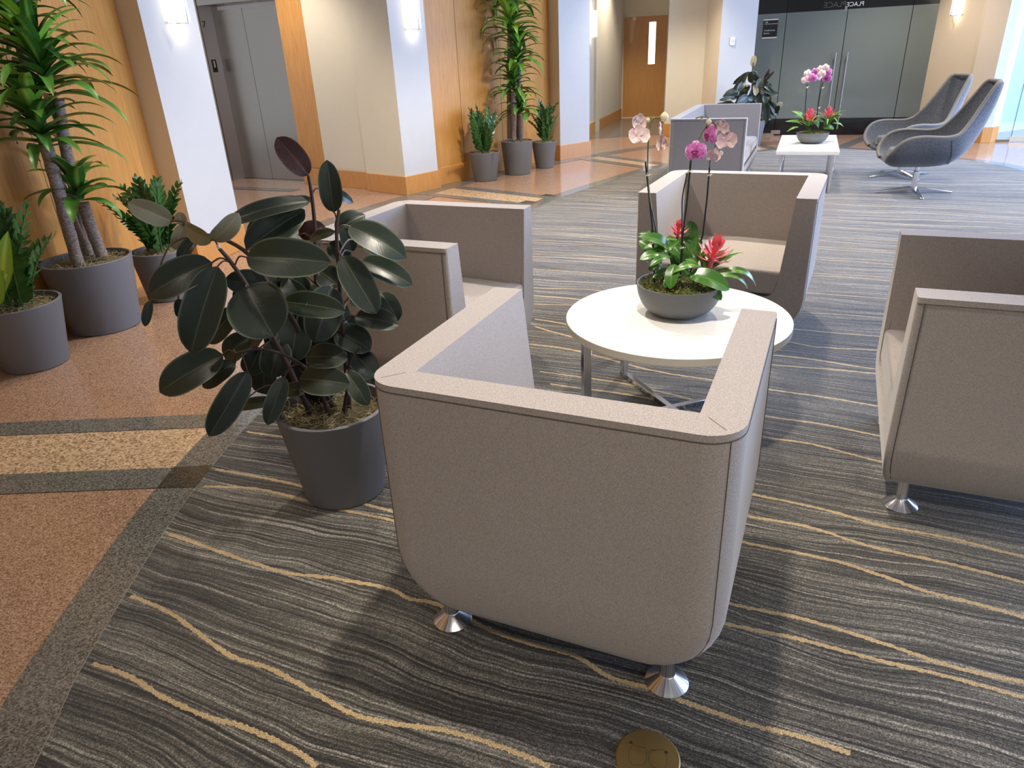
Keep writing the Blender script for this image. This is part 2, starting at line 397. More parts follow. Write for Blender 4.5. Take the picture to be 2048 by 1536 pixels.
explicit = [
 [(174,1326),(256,1354),(333,1400),(420,1438),(486,1456),(588,1502),(634,1536)],
 [(251,1190),(327,1221),(389,1262),(460,1313),(542,1341),(604,1374),(706,1431),(793,1451),(900,1466),(1010,1500),(1100,1536)],
 [(327,1067),(389,1088),(460,1113),(568,1147),(665,1159),(778,1180),(819,1200),(880,1213),(980,1262),(1060,1290),(1150,1315),(1218,1356),(1295,1379),(1355,1402),(1423,1426),(1499,1452),(1600,1476),(1700,1510)],
 [(399,975),(512,980),(614,1004),(701,1026),(788,1045),(900,1090),(1100,1160),(1300,1215),(1470,1255),(1600,1282),(1750,1322),(1900,1358),(2047,1398)],
 [(425,940),(512,955),(604,975),(732,1011),(788,1026),(900,1052),(1100,1115),(1300,1170),(1480,1215),(1600,1240),(1750,1285),(1900,1335),(2047,1368)],
 [(491,865),(558,875),(640,886),(780,920),(950,960),(1150,1010),(1350,1055),(1500,1090),(1650,1120),(1750,1150),(1850,1185),(1950,1210),(2047,1238)],
 [(1400,1015),(1500,1036),(1614,1056),(1746,1097),(1897,1130),(2047,1168)],
 [(1420,975),(1514,993),(1660,1025),(1755,1052),(1897,1079),(2047,1117)],
 [(1100,770),(1300,800),(1450,850),(1527,876),(1620,890),(1737,920),(1900,960),(2047,1000)],
 [(1080,745),(1250,770),(1420,810),(1534,835),(1640,850),(1737,870),(1900,905),(2047,940)],
 [(1060,690),(1150,703),(1300,742),(1440,765),(1550,783),(1640,795),(1728,810),(1900,838),(2047,862)],
 [(1070,655),(1130,672),(1300,712),(1560,733),(1650,740),(1735,748),(1900,765),(2047,780)],
 [(1070,640),(1130,650),(1300,690),(1570,715),(1650,725),(1737,738),(1900,752),(2047,764)],
 [(1060,592),(1160,601),(1300,625),(1590,688),(1650,697),(1745,702),(1900,712)],
]
for L in explicit:
    g = [ground(*p) for p in L]; g = [(p.x, p.y) for p in catmull([(q.x, q.y, 0) for q in g], 26)]
    ribbon(g, .021)
t0 = 4.1
# further stripes run on in the same way, thinner
while t0 < 11.6:
    ph = random.uniform(0, 6)
    ribbon([tuple(ES*s+ET*wave(s, t0, ph)) for s in np.arange(-6, 4.5, .04).tolist()], random.choice([.010, .013]))
    if random.random() < .45:
        ribbon([tuple(ES*s+ET*(wave(s, t0, ph)+.06+.02*math.sin(s*2))) for s in np.arange(-6, 4.5, .04).tolist()], .009)
    t0 += random.uniform(.2, .42)
for t1 in (-.25, -.7, -1.2, -1.8, -2.4):
    ribbon([tuple(ES*s+ET*wave(s, t1, 2.)) for s in np.arange(-3, 8, .04).tolist()], .015)
gold.build('gold_stripes', M['gold'], cp, smooth=False, recalc=False)
# granite border ring and radial bands
ring_o = offset(edge, .165)
mb = MB(); n = len(edge)
for i in range(n-1):
    a, b, c, d = edge[i], edge[i+1], ring_o[i+1], ring_o[i]
    mb.add([(a[0], a[1], .002), (b[0], b[1], .002), (c[0], c[1], .002), (d[0], d[1], .002)], [(0, 1, 2, 3)])
mb.build('border_ring', M['gray'], floor, smooth=False)
mb = MB(); eo = offset(edge, .0035)
for i in range(n-1):
    mb.add([(edge[i][0], edge[i][1], .0), (edge[i+1][0], edge[i+1][1], .0), (eo[i+1][0], eo[i+1][1], .0), (eo[i][0], eo[i][1], .0),
            (edge[i][0], edge[i][1], .0045), (edge[i+1][0], edge[i+1][1], .0045), (eo[i+1][0], eo[i+1][1], .0035), (eo[i][0], eo[i][1], .0035)], [(4, 5, 6, 7), (2, 3, 7, 6)])
mb.build('edge_strip', M['edge_strip'], cp, smooth=False)
def quadband(name, a, b, c, d, mat, z=.0012):
    m_ = MB(); m_.add([(p[0], p[1], z) for p in (a, b, c, d)], [(0, 1, 2, 3)]); return m_.build(name, mat, floor, smooth=False)
# near pair (left foreground): runs from the ring to the wood wall
def band(i0, o0, i1, o1, mat, z, name='floor_band'): quadband(name, i0, o0, o1, i1, mat, z)
band((-1.20, 2.995), (-3.2, 3.03), (-1.20, 2.86), (-3.2, 2.90), M['gray'], .003)
band((-1.22, 2.86), (-3.2, 2.90), (-1.22, 2.51), (-3.2, 2.55), M['cream'], .001)
band((-1.245, 2.515), (-3.2, 2.55), (-1.245, 2.365), (-3.2, 2.40), M['gray'], .003)
quadband('floor_block', (-1.262, 2.52), (-1.425, 2.523), (-1.43, 2.365), (-1.262, 2.36), M['darkgr'], .004)
# pair in front of the second column
band((.53, 7.98), (-.80, 9.16), (.62, 8.10), (-.70, 9.27), M['gray'], .003)
band((.26, 7.66), (-1.0, 8.80), (.55, 7.98), (-.78, 9.16), M['cream'], .001)
band((.24, 7.60), (-1.06, 8.72), (.33, 7.72), (-.98, 8.82), M['gray'], .003)
quadband('floor_block', (.31, 7.73), (.17, 7.83), (.26, 7.94), (.39, 7.84), M['darkgr'], .004)
quadband('floor_block', (.56, 8.10), (.44, 8.20), (.50, 8.28), (.62, 8.18), M['darkgr'], .004)
# pair in front of the third column
band((2.02, 9.72), (1.05, 11.2), (2.14, 9.82), (1.18, 11.3), M['gray'], .003)
band((2.14, 9.82), (1.18, 11.3), (2.32, 9.95), (1.42, 11.45), M['cream'], .001)
band((2.30, 9.93), (1.38, 11.42), (2.42, 10.02), (1.52, 11.5), M['gray'], .003)
# fourth pair, towards the glass wall
band((3.6, 10.78), (3.1, 13.1), (3.75, 10.83), (3.3, 13.1), M['gray'], .003)
band((3.75, 10.83), (3.3, 13.1), (4.1, 10.93), (3.85, 13.0), M['cream'], .001)
band((4.1, 10.93), (3.85, 13.0), (4.25, 10.97), (4.05, 12.9), M['gray'], .003)
band((4.9, 10.8), (6.1, 12.2), (5.05, 10.7), (6.25, 12.1), M['gray'], .003)
band((5.3, 10.4), (6.8, 11.1), (5.45, 10.2), (6.9, 10.95), M['gray'], .003)
# dark strip along the walls and across the lift lobby
def arcband(r0, r1, a0, a1, mat, z, cx=8.4, cy=2.4, n=24):
    m_ = MB()
    for i in range(n):
        p = [R_(a0+(a1-a0)*k/n) for k in (i, i+1)]
        m_.add([(cx+r0*math.cos(p[0]), cy+r0*math.sin(p[0]), z), (cx+r0*math.cos(p[1]), cy+r0*math.sin(p[1]), z), (cx+r1*math.cos(p[1]), cy+r1*math.sin(p[1]), z), (cx+r1*math.cos(p[0]), cy+r1*math.sin(p[0]), z)], [(0, 1, 2, 3)])
    return m_.build('floor_band', mat, floor, smooth=False)
arcband(11.18, 11.45, 160, 96, M['gray'], .002)
arcband(11.0, 11.3, 146.5, 158.5, M['gray'], .0035)
quadband('floor_band', (-2.75, 9.35), (-3.9, 9.9), (-3.8, 10.05), (-2.65, 9.50), M['gray'], .003)
quadband('floor_band', (1.5, 13.6), (3.0, 13.7), (4.2, 17.6), (1.9, 17.6), M['gray'], .002)

# ------------------------------------------------------------------ walls
WH = 3.3
def wall(name, a, b, mat, z0=0, z1=WH, th=.12, parent=None, side=1, kind=True):
    a = Vector(a); b = Vector(b); t = (b-a).normalized(); nrm = Vector((-t.y, t.x))*side*th
    m_ = MB(); m_.prism([tuple(a), tuple(b), tuple(b+nrm), tuple(a+nrm)], z0, z1)
    o = m_.build(name, mat, parent, smooth=False)
    if kind and not parent: tag(o, kind='structure')
    return o
BB = .217
def bboard(name, a, b, h=BB, out=.018, side=-1):
    """baseboard along a-b standing proud on the room side"""
    a = Vector(a); b = Vector(b); t = (b-a).normalized(); nr = Vector((-t.y, t.x))*side
    a2 = a-t*0; b2 = b
    m_ = MB(); m_.prism([tuple(a2), tuple(b2), tuple(b2+nr*out), tuple(a2+nr*out)], 0, h)
    return tag(m_.build(name, M['wood_base'], bevel=.003, seg=1), kind='structure')
# columns: face a-b on the room side, depth away from the room
def column(name, a, b, depth_l, depth_r, side_mat, base=True):
    a = Vector(a); b = Vector(b); t = (b-a).normalized(); nr = Vector((-t.y, t.x))
    m_ = MB(); p = [a, b, b+nr*depth_r, a+nr*depth_l]
    vs = [(q.x, q.y, z) for z in (0, WH) for q in p]
    m_.add(vs, [(0, 1, 5, 4)], mi=0); m_.add(vs, [(1, 2, 6, 5), (3, 0, 4, 7), (2, 3, 7, 6)], mi=1)
    o = tag(m_.build(name, [M['wall_white'], side_mat], smooth=False), kind='structure')
    if base:
        e = .02
        q = [a-t*e-nr*e, b+t*e-nr*e, b+t*e+nr*depth_r, a-t*e+nr*depth_l]
        m2 = MB(); m2.prism([tuple(x) for x in q], 0, BB); tag(m2.build('baseboard_'+name.split('_', 1)[1], M['wood_base'], bevel=.003, seg=1, smooth=False), kind='structure')
    return o
c1a, c1b = (-2.56, 5.79), (-2.37, 6.36)
c2a, c2b = (-1.155, 8.67), (-.795, 9.085)
c3a, c3b = (.90, 11.0), (1.375, 11.33)
column('wall_column_left', c1a, c1b, .60, .9, M['wall_beige'])
column('wall_column_middle', c2a, c2b, .72, .60, M['wall_cream'])
column('wall_column_right', c3a, c3b, .60, .75, M['wall_beige'])
def perp(a, b, d):
    a = Vector(a); b = Vector(b); t = (b-a).normalized(); return Vector((-t.y, t.x))*d
# wood walls
def woodwall(name, a, b, seams, basetop=BB):
    o = wall(name, a, b, M['wood'])
    a = Vector(a); b = Vector(b); t = (b-a).normalized(); nr = Vector((t.y, -t.x))
    for s in seams:
        p = a+t*s; q = p+t*.007
        m_ = MB(); m_.prism([tuple(p+nr*.001), tuple(q+nr*.001), tuple(q-nr*.004), tuple(p-nr*.004)], BB, WH); m_.build('panel_groove', M['groove'], o, smooth=False)
    bboard('baseboard_'+name.split('_', 1)[1], tuple(a), tuple(b), out=.008)
    return o
w1e = Vector(c1a)+perp(c1a, c1b, .20)
woodwall('wall_left', (-3.60, -1.8), tuple(w1e), [1.2, 2.6, 4.02, 5.4, 6.46])
w2s = Vector(c2b)+perp(c2a, c2b, .10); w2e = Vector(c3a)+perp(c3a, c3b, .22)
L2 = (w2e-w2s).length
woodwall('wall_middle', tuple(w2s), tuple(w2e), [.62, 1.45])
# lift lobby: recessed plane, doors recessed a little more
e_r = Vector((-2.70, 9.93)); ed = Vector((math.cos(R_(-29)), math.sin(R_(-29)))); en = Vector((-ed.y, ed.x))
st = Vector((-1.735, 9.22))          # where the recessed wall meets the column side
wall('wall_alcove', tuple(e_r+Vector((.36, -.19))), tuple(st+Vector((.25, -.13))), M['wall_cream'], z0=0)
bboard('baseboard_alcove', tuple(e_r), tuple(st+Vector((.2, -.105))), out=.012)
wood_a = e_r; wood_b = e_r+Vector((.36, -.19))
wall('wall_lift_side', tuple(wood_a), tuple(wood_b), M['wood'], z0=BB, th=.28)
# ------------------------------------------------------------------ lift
LZ = 2.245
lift = thing('door_1', None, None, kind='structure')
dR = Vector((-2.80, 10.21)); dL = dR-ed*1.14
mb = MB(); mb.prism([tuple(dL+ed*.0), tuple(dL+ed*.56), tuple(dL+ed*.56+en*.03), tuple(dL+en*.03)], .012, LZ); mb.build('door_leaf', M['steel'], lift, smooth=False)
mb = MB(); mb.prism([tuple(dL+ed*.566), tuple(dR+ed*.10), tuple(dR+ed*.10+en*.03), tuple(dL+ed*.566+en*.03)], .012, LZ); mb.build('door_leaf', M['steel'], lift, smooth=False)
mb = MB(); mb.prism([tuple(dL-ed*.3+en*.04), tuple(dR+ed*.3+en*.04), tuple(dR+ed*.3+en*.06), tuple(dL-ed*.3+en*.06)], 0, WH); mb.build('door_shaft', M['black'], lift, smooth=False)
jf = Vector((-3.93, 10.60)); jb = dL
mb = MB(); mb.prism([tuple(jf), tuple(jb), tuple(jb-ed*.03), tuple(jf-ed*.03)], 0, LZ+.06); mb.build('jamb', M['jamb_steel'], lift, smooth=False)
mb = MB(); mb.prism([tuple(jf-en*.02), tuple(jf+ed*.02-en*.02), tuple(jf+ed*.02), tuple(jf-ed*.05), tuple(jf-ed*.05-en*.02)], 0, LZ+.12); mb.build('jamb_edge', M['steel'], lift, smooth=False)
mb = MB(); fr = jf-en*.01
mb.prism([tuple(fr), tuple(fr+ed*1.5), tuple(fr+ed*1.5+en*.25), tuple(fr+en*.25)], LZ, LZ+.25); mb.build('header', M['steel'], lift, smooth=False)
mb = MB(); mb.prism([tuple(dL+ed*.12-en*.005), tuple(dR+ed*.1-en*.005), tuple(dR+ed*.1), tuple(dL+ed*.12)], LZ-.055, LZ-.012); mb.build('header_reflection', M['white_lam'], lift, smooth=False)  # pale strip stands in for light reflected under the header
mb = MB(); mb.prism([tuple(dL-en*.03), tuple(dR+ed*.1-en*.03), tuple(dR+ed*.1), tuple(dL)], 0.001, .010); mb.build('sill', M['steel'], lift, smooth=False)
mb = MB(); mb.prism([tuple(fr-ed*1.2), tuple(fr+ed*2.0), tuple(fr+ed*2.0+en*.2), tuple(fr-ed*1.2+en*.2)], LZ+.25, WH); tag(mb.build('wall_lift_header', M['wall_cream'], smooth=False), kind='structure')
wall('wall_lift_left', tuple(jf-ed*1.1), tuple(jf-ed*.04), M['wall_cream'])
def text(name, body, size, loc, xdir, mat, parent=None, mirror=False, ext=.001, align='LEFT', up=Vector((0, 0, 1))):
    cu = bpy.data.curves.new(name, 'FONT'); cu.body = body; cu.size = size; cu.extrude = ext; cu.align_x = align
    t = bpy.data.objects.new(name+'_tmp', cu); C.objects.link(t)
    bpy.context.view_layer.update()
    me = bpy.data.meshes.new_from_object(t.evaluated_get(bpy.context.evaluated_depsgraph_get())); bpy.data.objects.remove(t)
    x = Vector((xdir[0], xdir[1], 0)).normalized() if len(xdir) == 2 else Vector(xdir).normalized()
    nrm = x.cross(up)
    for v in me.vertices:
        cx = -v.co.x if mirror else v.co.x
        v.co = x*cx+up*v.co.y+nrm*v.co.z
    me.materials.clear(); me.materials.append(mat)
    o = bpy.data.objects.new(name, me); C.objects.link(o); o.location = loc
    if parent: o.parent = parent
    return o
jd = (jb-jf).normalized(); jn = Vector((jd.y, -jd.x))
p7 = jf+jd*.03+jn*.003
text('floor_number', '7', .115, (p7.x, p7.y, 1.99), tuple(jd), M['black'], lift)
ip = thing('call_panel', 'small black floor indicator plate on the brushed steel lift jamb', 'panel')
q0 = jf+jd*.055; q1 = jf+jd*.125
mb = MB(); mb.prism([tuple(q0+jn*.001), tuple(q1+jn*.001), tuple(q1+jn*.006), tuple(q0+jn*.006)], 1.44, 1.60); mb.build('plate', M['black'], ip, smooth=False)
mb = MB(); mb.prism([tuple(q0+jd*.025+jn*.006), tuple(q0+jd*.045+jn*.006), tuple(q0+jd*.045+jn*.008), tuple(q0+jd*.025+jn*.008)], 1.50, 1.585); mb.build('button', M['letter'], ip, smooth=False)

# ------------------------------------------------------------------ corridor behind the third column, oak door
n1 = Vector((1.69, 14.05)); n2 = Vector((1.86, 14.6)); n3 = Vector((1.93, 14.75)); n4 = Vector((2.86, 17.45))
column('wall_column_corridor', tuple(n1), tuple(n2), .8, .8, M['wall_cream'])
wall('wall_corridor_left', tuple(n3+Vector((-.02, -.1))), tuple(n4), M['wall_cream']); bboard('baseboard_corridor_left', tuple(n3), tuple(n4), out=.012)
wall('wall_behind_column', tuple(Vector(c3b)+perp(c3a, c3b, .5)), tuple(n1+Vector((-.35, .1))), M['wall_cream'])
dl = Vector((2.90, 17.5)); dr = Vector((3.83, 17.24)); dd = (dr-dl).normalized(); dn_ = Vector((dd.y, -dd.x))
DH = 2.10
door = thing('door_2', None, None, kind='structure')
mb = MB(); wz0, wz1, wx0, wx1 = 1.13, 1.98, .55, .70
for (x0, x1, z0, z1) in ((0, wx0, .01, DH), (wx1, .95, .01, DH), (wx0, wx1, .01, wz0), (wx0, wx1, wz1, DH)):
    mb.prism([tuple(dl+dd*x0), tuple(dl+dd*x1), tuple(dl+dd*x1-dn_*.045), tuple(dl+dd*x0-dn_*.045)], z0, z1)
mb.build('door_leaf', M['wood_door'], door, smooth=False)
m_ = emis('glowing_vision_glass', (1.0, .97, .90), 2.2)  # light from beyond the door is put in as the pane's own glow
mb = MB(); mb.prism([tuple(dl+dd*wx0-dn_*.02), tuple(dl+dd*wx1-dn_*.02), tuple(dl+dd*wx1-dn_*.026), tuple(dl+dd*wx0-dn_*.026)], wz0, wz1); mb.build('vision_pane', m_, door, smooth=False)
mb = MB()
for x0, x1, z0, z1 in ((-.07, 0, 0, DH+.07), (0, .95, DH, DH+.07), (.95, 1.02, 0, DH+.07)):
    mb.prism([tuple(dl+dd*x0+dn_*.02), tuple(dl+dd*x1+dn_*.02), tuple(dl+dd*x1-dn_*.1), tuple(dl+dd*x0-dn_*.1)], z0, z1)
mb.build('door_frame', M['frame_paint'], door, smooth=False)
mb = MB(); mb.prism([tuple(dl), tuple(dr), tuple(dr+dn_*.02), tuple(dl+dn_*.02)], .0, .010); mb.build('threshold', M['white_sq'], door, smooth=False)
wall('wall_corridor_end', tuple(dl-dd*.5), tuple(dl-dd*.07), M['wall_cream'], side=1)
wall('wall_over_door', tuple(dl-dd*.5), tuple(dl+dd*2.2), M['wall_cream'], z0=DH+.07)
wall('wall_corridor_far', tuple(dl+dd*1.02), tuple(dl+dd*2.6), M['wall_cream'])
# pillar right of the door, then the short wall and the white column
P0 = Vector((2.985, 13.42)); pd = Vector((math.cos(R_(-24)), math.sin(R_(-24)))); pn = Vector((-pd.y, pd.x))
wall('wall_pillar', tuple(P0), tuple(P0+pd*.72), M['wall_cream'], th=.5)
bboard('baseboard_pillar', tuple(P0-pd*.015), tuple(P0+pd*.72), out=.02)
P1 = P0+pd*.72-pn*.12
wall('wall_pillar_side', tuple(P1), tuple(P1+pd*.5), M['wall_beige'], th=.6)
bboard('baseboard_pillar_side', tuple(P1), tuple(P1+pd*.5), out=.02)
c4a = ground(1433, 285); c4a = Vector((3.64, 12.55)); c4b = Vector((4.24, 12.62))
column('wall_column_far', tuple(c4a), tuple(c4b), .7, .5, M['wall_beige'])

# ------------------------------------------------------------------ conference room glass wall
g0 = Vector((4.26, 13.00)); gd = Vector((math.cos(R_(-22.5)), math.sin(R_(-22.5)))); gn = Vector((gd.y, -gd.x))  # gn towards room
GW = 2.75
win = thing('window_1', None, None, kind='structure')
def gpos(px, z=1.0):
    """distance along the glass wall seen at pixel column px"""
    lo, hi = -1., 4.
    for _ in range(40):
        m2 = (lo+hi)/2; p = g0+gd*m2; q = Vector((p.x, p.y, z-CAMH)); x = 1024+FPX*q.dot(RT)/q.dot(fw)
        if x < px: lo = m2
        else: hi = m2
    return (lo+hi)/2
seams = [0.0, gpos(1561, 1.), gpos(1679, 1.), gpos(1805, 1.), GW]
for i in range(4):
    s0, s1 = seams[i]+.005, seams[i+1]-.005
    pn_ = bpy.data.objects.new('glass_panel', None); C.objects.link(pn_); pn_.parent = win
    mb = MB(); mb.prism([tuple(g0+gd*s0), tuple(g0+gd*s1), tuple(g0+gd*s1-gn*.012), tuple(g0+gd*s0-gn*.012)], .012, 2.9); mb.build('pane', M['dark_glass'], pn_, smooth=False)
    mb = MB(); mb.prism([tuple(g0+gd*s0+gn*.0005), tuple(g0+gd*s1+gn*.0005), tuple(g0+gd*s1+gn*.002), tuple(g0+gd*s0+gn*.002)], .27, 1.888); mb.build('frosted_film', M['film'], pn_, smooth=False)
mb = MB(); mb.prism([tuple(g0-gn*.03), tuple(g0+gd*GW-gn*.03), tuple(g0+gd*GW-gn*.05), tuple(g0-gn*.05)], 0, WH); mb.build('room_backing', M['black'], win, smooth=False)
mb = MB(); mb.prism([tuple(g0+gn*.02), tuple(g0+gd*seams[1]+gn*.02), tuple(g0+gd*seams[1]-gn*.03), tuple(g0-gn*.03)], 0, .035); mb.build('floor_channel', M['chrome'], win, smooth=False)
s_ = seams[1]
mb = MB(); mb.prism([tuple(g0+gd*(s_-.05)+gn*.025), tuple(g0+gd*(s_+.10)+gn*.025), tuple(g0+gd*(s_+.10)-gn*.03), tuple(g0+gd*(s_-.05)-gn*.03)], .02, .085); mb.build('patch_fitting', M['chrome'], win, smooth=False)
for off in (-.09, .085):
    h = bpy.data.objects.new('pull_handle', None); C.objects.link(h); h.parent = win
    mb = MB(); p = g0+gd*(seams[2]+off)+gn*.06
    mb.tube([(p.x, p.y, .10), (p.x, p.y, 1.27)], .010, 10); mb.build('bar', M['bar_steel'], h)
    mb = MB()
    for z in (.25, 1.14):
        q = p-gn*.06; mb.tube([(q.x, q.y, z), (p.x, p.y, z)], .010, 8)
    mb.build('standoff', M['bar_steel'], h)
p = g0+gd*(seams[2]-.02)+gn*.004
mb = MB(); q = p-gd*.03; mb.prism([tuple(q), tuple(q+gd*.035), tuple(q+gd*.035+gn*.004), tuple(q+gn*.004)], 1.86, 1.93); mb.build('top_pivot', M['chrome'], win, smooth=False)
# a sign's reflection in the dark glass, put in as mirrored letters above the film
def gtext(body, px, z, size, mat, mirror):
    s_ = gpos(px, z); p = g0+gd*s_+gn*.003
    text('lettering', body, size, (p.x, p.y, z), tuple(gd), mat, win, mirror, .0005)
gtext('PLACE', 1728, 1.925, .088, M['letter'], True)
gtext('PARK', 1728, 2.03, .088, M['letter'], True)
gtext('PLACE', 1692, 1.925, .115, M['ghost_letter'], True)
# room sign on the glass
sg = thing('room_sign', 'small black conference room sign on the left glass panel', 'sign')
a0, a1 = gpos(1525, 1.6), gpos(1554, 1.6)
def plate(s0, s1, z0, z1, d0, d1, mat, par, name, base=None):
    m2 = MB(); A = g0+gd*s0; B = g0+gd*s1
    m2.prism([tuple(A+gn*d0), tuple(B+gn*d0), tuple(B+gn*d1), tuple(A+gn*d1)], z0, z1); return m2.build(name, mat, par, smooth=False)
plate(a0, a1, 1.545, 1.795, .003, .008, M['black'], sg, 'plate')
plate(a0-.004, a1+.002, 1.795, 1.812, .003, .010, M['cream_plate'], sg, 'top_bar')
plate(a0-.004, a1+.002, 1.528, 1.545, .003, .010, M['cream_plate'], sg, 'bottom_bar')
plate(a0+.02, a1-.004, 1.738, 1.743, .008, .009, M['letter'], sg, 'rule')
for body, z, sz in (('100', 1.755, .034), ('Conference', 1.635, .036), ('Room', 1.592, .036)):
    p = g0+gd*(a0+.02)+gn*.009; text('lettering', body, sz, (p.x, p.y, z), tuple(gd), M['letter'], sg, ext=.0004)
# ------------------------------------------------------------------ right wall with sconce, column, glass entrance
r0 = g0+gd*GW; rA = Vector((6.92, 10.98))
wall('wall_right', tuple(r0-gd*.02), tuple(rA), M['wall_beige'], th=.2)
bboard('baseboard_right', tuple(r0), tuple(rA), out=.015)
rdir = (rA-r0).normalized(); rn = Vector((rdir.y, -rdir.x))
if rn.dot(-rA) < 0: rn = -rn
rc = [Vector(p) for p in ((6.90, 11.05), (6.875, 10.93), (7.03, 10.66), (7.15, 10.63), (7.30, 10.72), (7.5, 11.0), (7.3, 11.5), (7.0, 11.5))]
mb = MB(); nn = len(rc); vs = [(q.x, q.y, z) for z in (0, WH) for q in rc]
mb.add(vs, [(0, 1, nn+1, nn), (1, 2, nn+2, nn+1)], mi=0); mb.add(vs, [(i, (i+1) % nn, nn+(i+1) % nn, nn+i) for i in range(2, nn-1)], mi=1)
tag(mb.build('wall_column_entrance', [M['wall_beige'], M['wall_white']], smooth=False, recalc=False), kind='structure')
mb = MB(); bq = [Vector(p) for p in ((6.88, 11.05), (6.855, 10.92), (7.022, 10.638), (7.155, 10.61), (7.30, 10.70), (7.3, 11.0), (7.0, 11.1))]
mb.prism([tuple(q) for q in bq], 0, BB); tag(mb.build('baseboard_entrance', M['wood_base'], smooth=False, bevel=.003, seg=1), kind='structure')
v0 = Vector((7.19, 10.735)); vd = Vector((math.cos(R_(-23)), math.sin(R_(-23)))); vn = Vector((-vd.y, vd.x))
ent = thing('window_2', None, None, kind='structure')
mb = MB(); mb.prism([tuple(v0), tuple(v0+vd*.28), tuple(v0+vd*.28+vn*.012), tuple(v0+vn*.012)], .03, 2.9); mb.build('side_pane', M['clear_glass'], ent, smooth=False)
mb = MB(); mb.prism([tuple(v0-vn*.015), tuple(v0+vd*.27-vn*.015), tuple(v0+vd*.27+vn*.025), tuple(v0+vn*.025)], 0, .03); mb.build('floor_channel', M['steel'], ent, smooth=False)
mb = MB(); mb.prism([tuple(v0+vd*.283), tuple(v0+vd*.289), tuple(v0+vd*.289+vn*.012), tuple(v0+vd*.283+vn*.012)], .03, 2.9); mb.build('pane_edge', M['edge_glass'], ent, smooth=False)
mb = MB(); mb.prism([tuple(v0+vd*.294), tuple(v0+vd*1.5), tuple(v0+vd*1.5+vn*.012), tuple(v0+vd*.294+vn*.012)], .05, 2.9); mb.build('door_pane', M['clear_glass'], ent, smooth=False)
mb = MB(); mb.prism([tuple(v0+vd*.27-vn*.02), tuple(v0+vd*.48-vn*.02), tuple(v0+vd*.48+vn*.03), tuple(v0+vd*.27+vn*.03)], .012, .075); mb.build('patch_fitting', M['chrome'], ent, smooth=False)
es = thing('entrance_sign', 'black sign plate on the glass at the right edge', 'sign')
mb = MB(); A = v0+vd*.36-vn*.004; B = A+vd*.2
mb.prism([tuple(A), tuple(B), tuple(B-vn*.006), tuple(A-vn*.006)], 1.56, 1.80); mb.build('plate', M['black'], es, smooth=False)
mb = MB(); mb.prism([tuple(A), tuple(B), tuple(B-vn*.008), tuple(A-vn*.008)], 1.535, 1.56); mb.build('bottom_bar', M['cream_plate'], es, smooth=False)
for z in (1.65, 1.72):
    mb = MB(); mb.prism([tuple(A+vd*.02-vn*.006), tuple(B-vd*.02-vn*.006), tuple(B-vd*.02-vn*.0075), tuple(A+vd*.02-vn*.0075)], z, z+.006); mb.build('rule', M['letter'], es, smooth=False)
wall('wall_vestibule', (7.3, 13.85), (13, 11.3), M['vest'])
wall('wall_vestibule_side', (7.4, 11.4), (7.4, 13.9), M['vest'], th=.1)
mb = MB(); mb.prism([(7.42, 11.48), (9.3, 12.25), (12.8, 10.9), (12.9, 11.35), (7.42, 13.8)], 0.0, .004); mb.build('floor_vestibule_sunlit', M['vest_floor_sunlit'], floor, smooth=False)
# rest of the shell, out of the frame
wall('wall_behind', (-3.7, -1.9), (-3.0, -4.6), M['wall_cream'], side=-1)
wall('wall_back', (-3.2, -4.6), (10.0, -4.6), M['wall_cream'], side=-1)
wall('wall_window_sill', (9.7, -4.6), (9.7, 9.2), M['wall_cream'], z0=0, z1=.35, side=-1)
wall('wall_window_head', (9.7, -4.6), (9.7, 9.2), M['wall_cream'], z0=3.0, z1=WH, side=-1)
mb = MB(); mb.prism([(-9, -5), (13, -5), (13, 19.5), (-9, 19.5)], WH, WH+.1); tag(mb.build('ceiling', M['ceiling'], smooth=False), kind='structure')

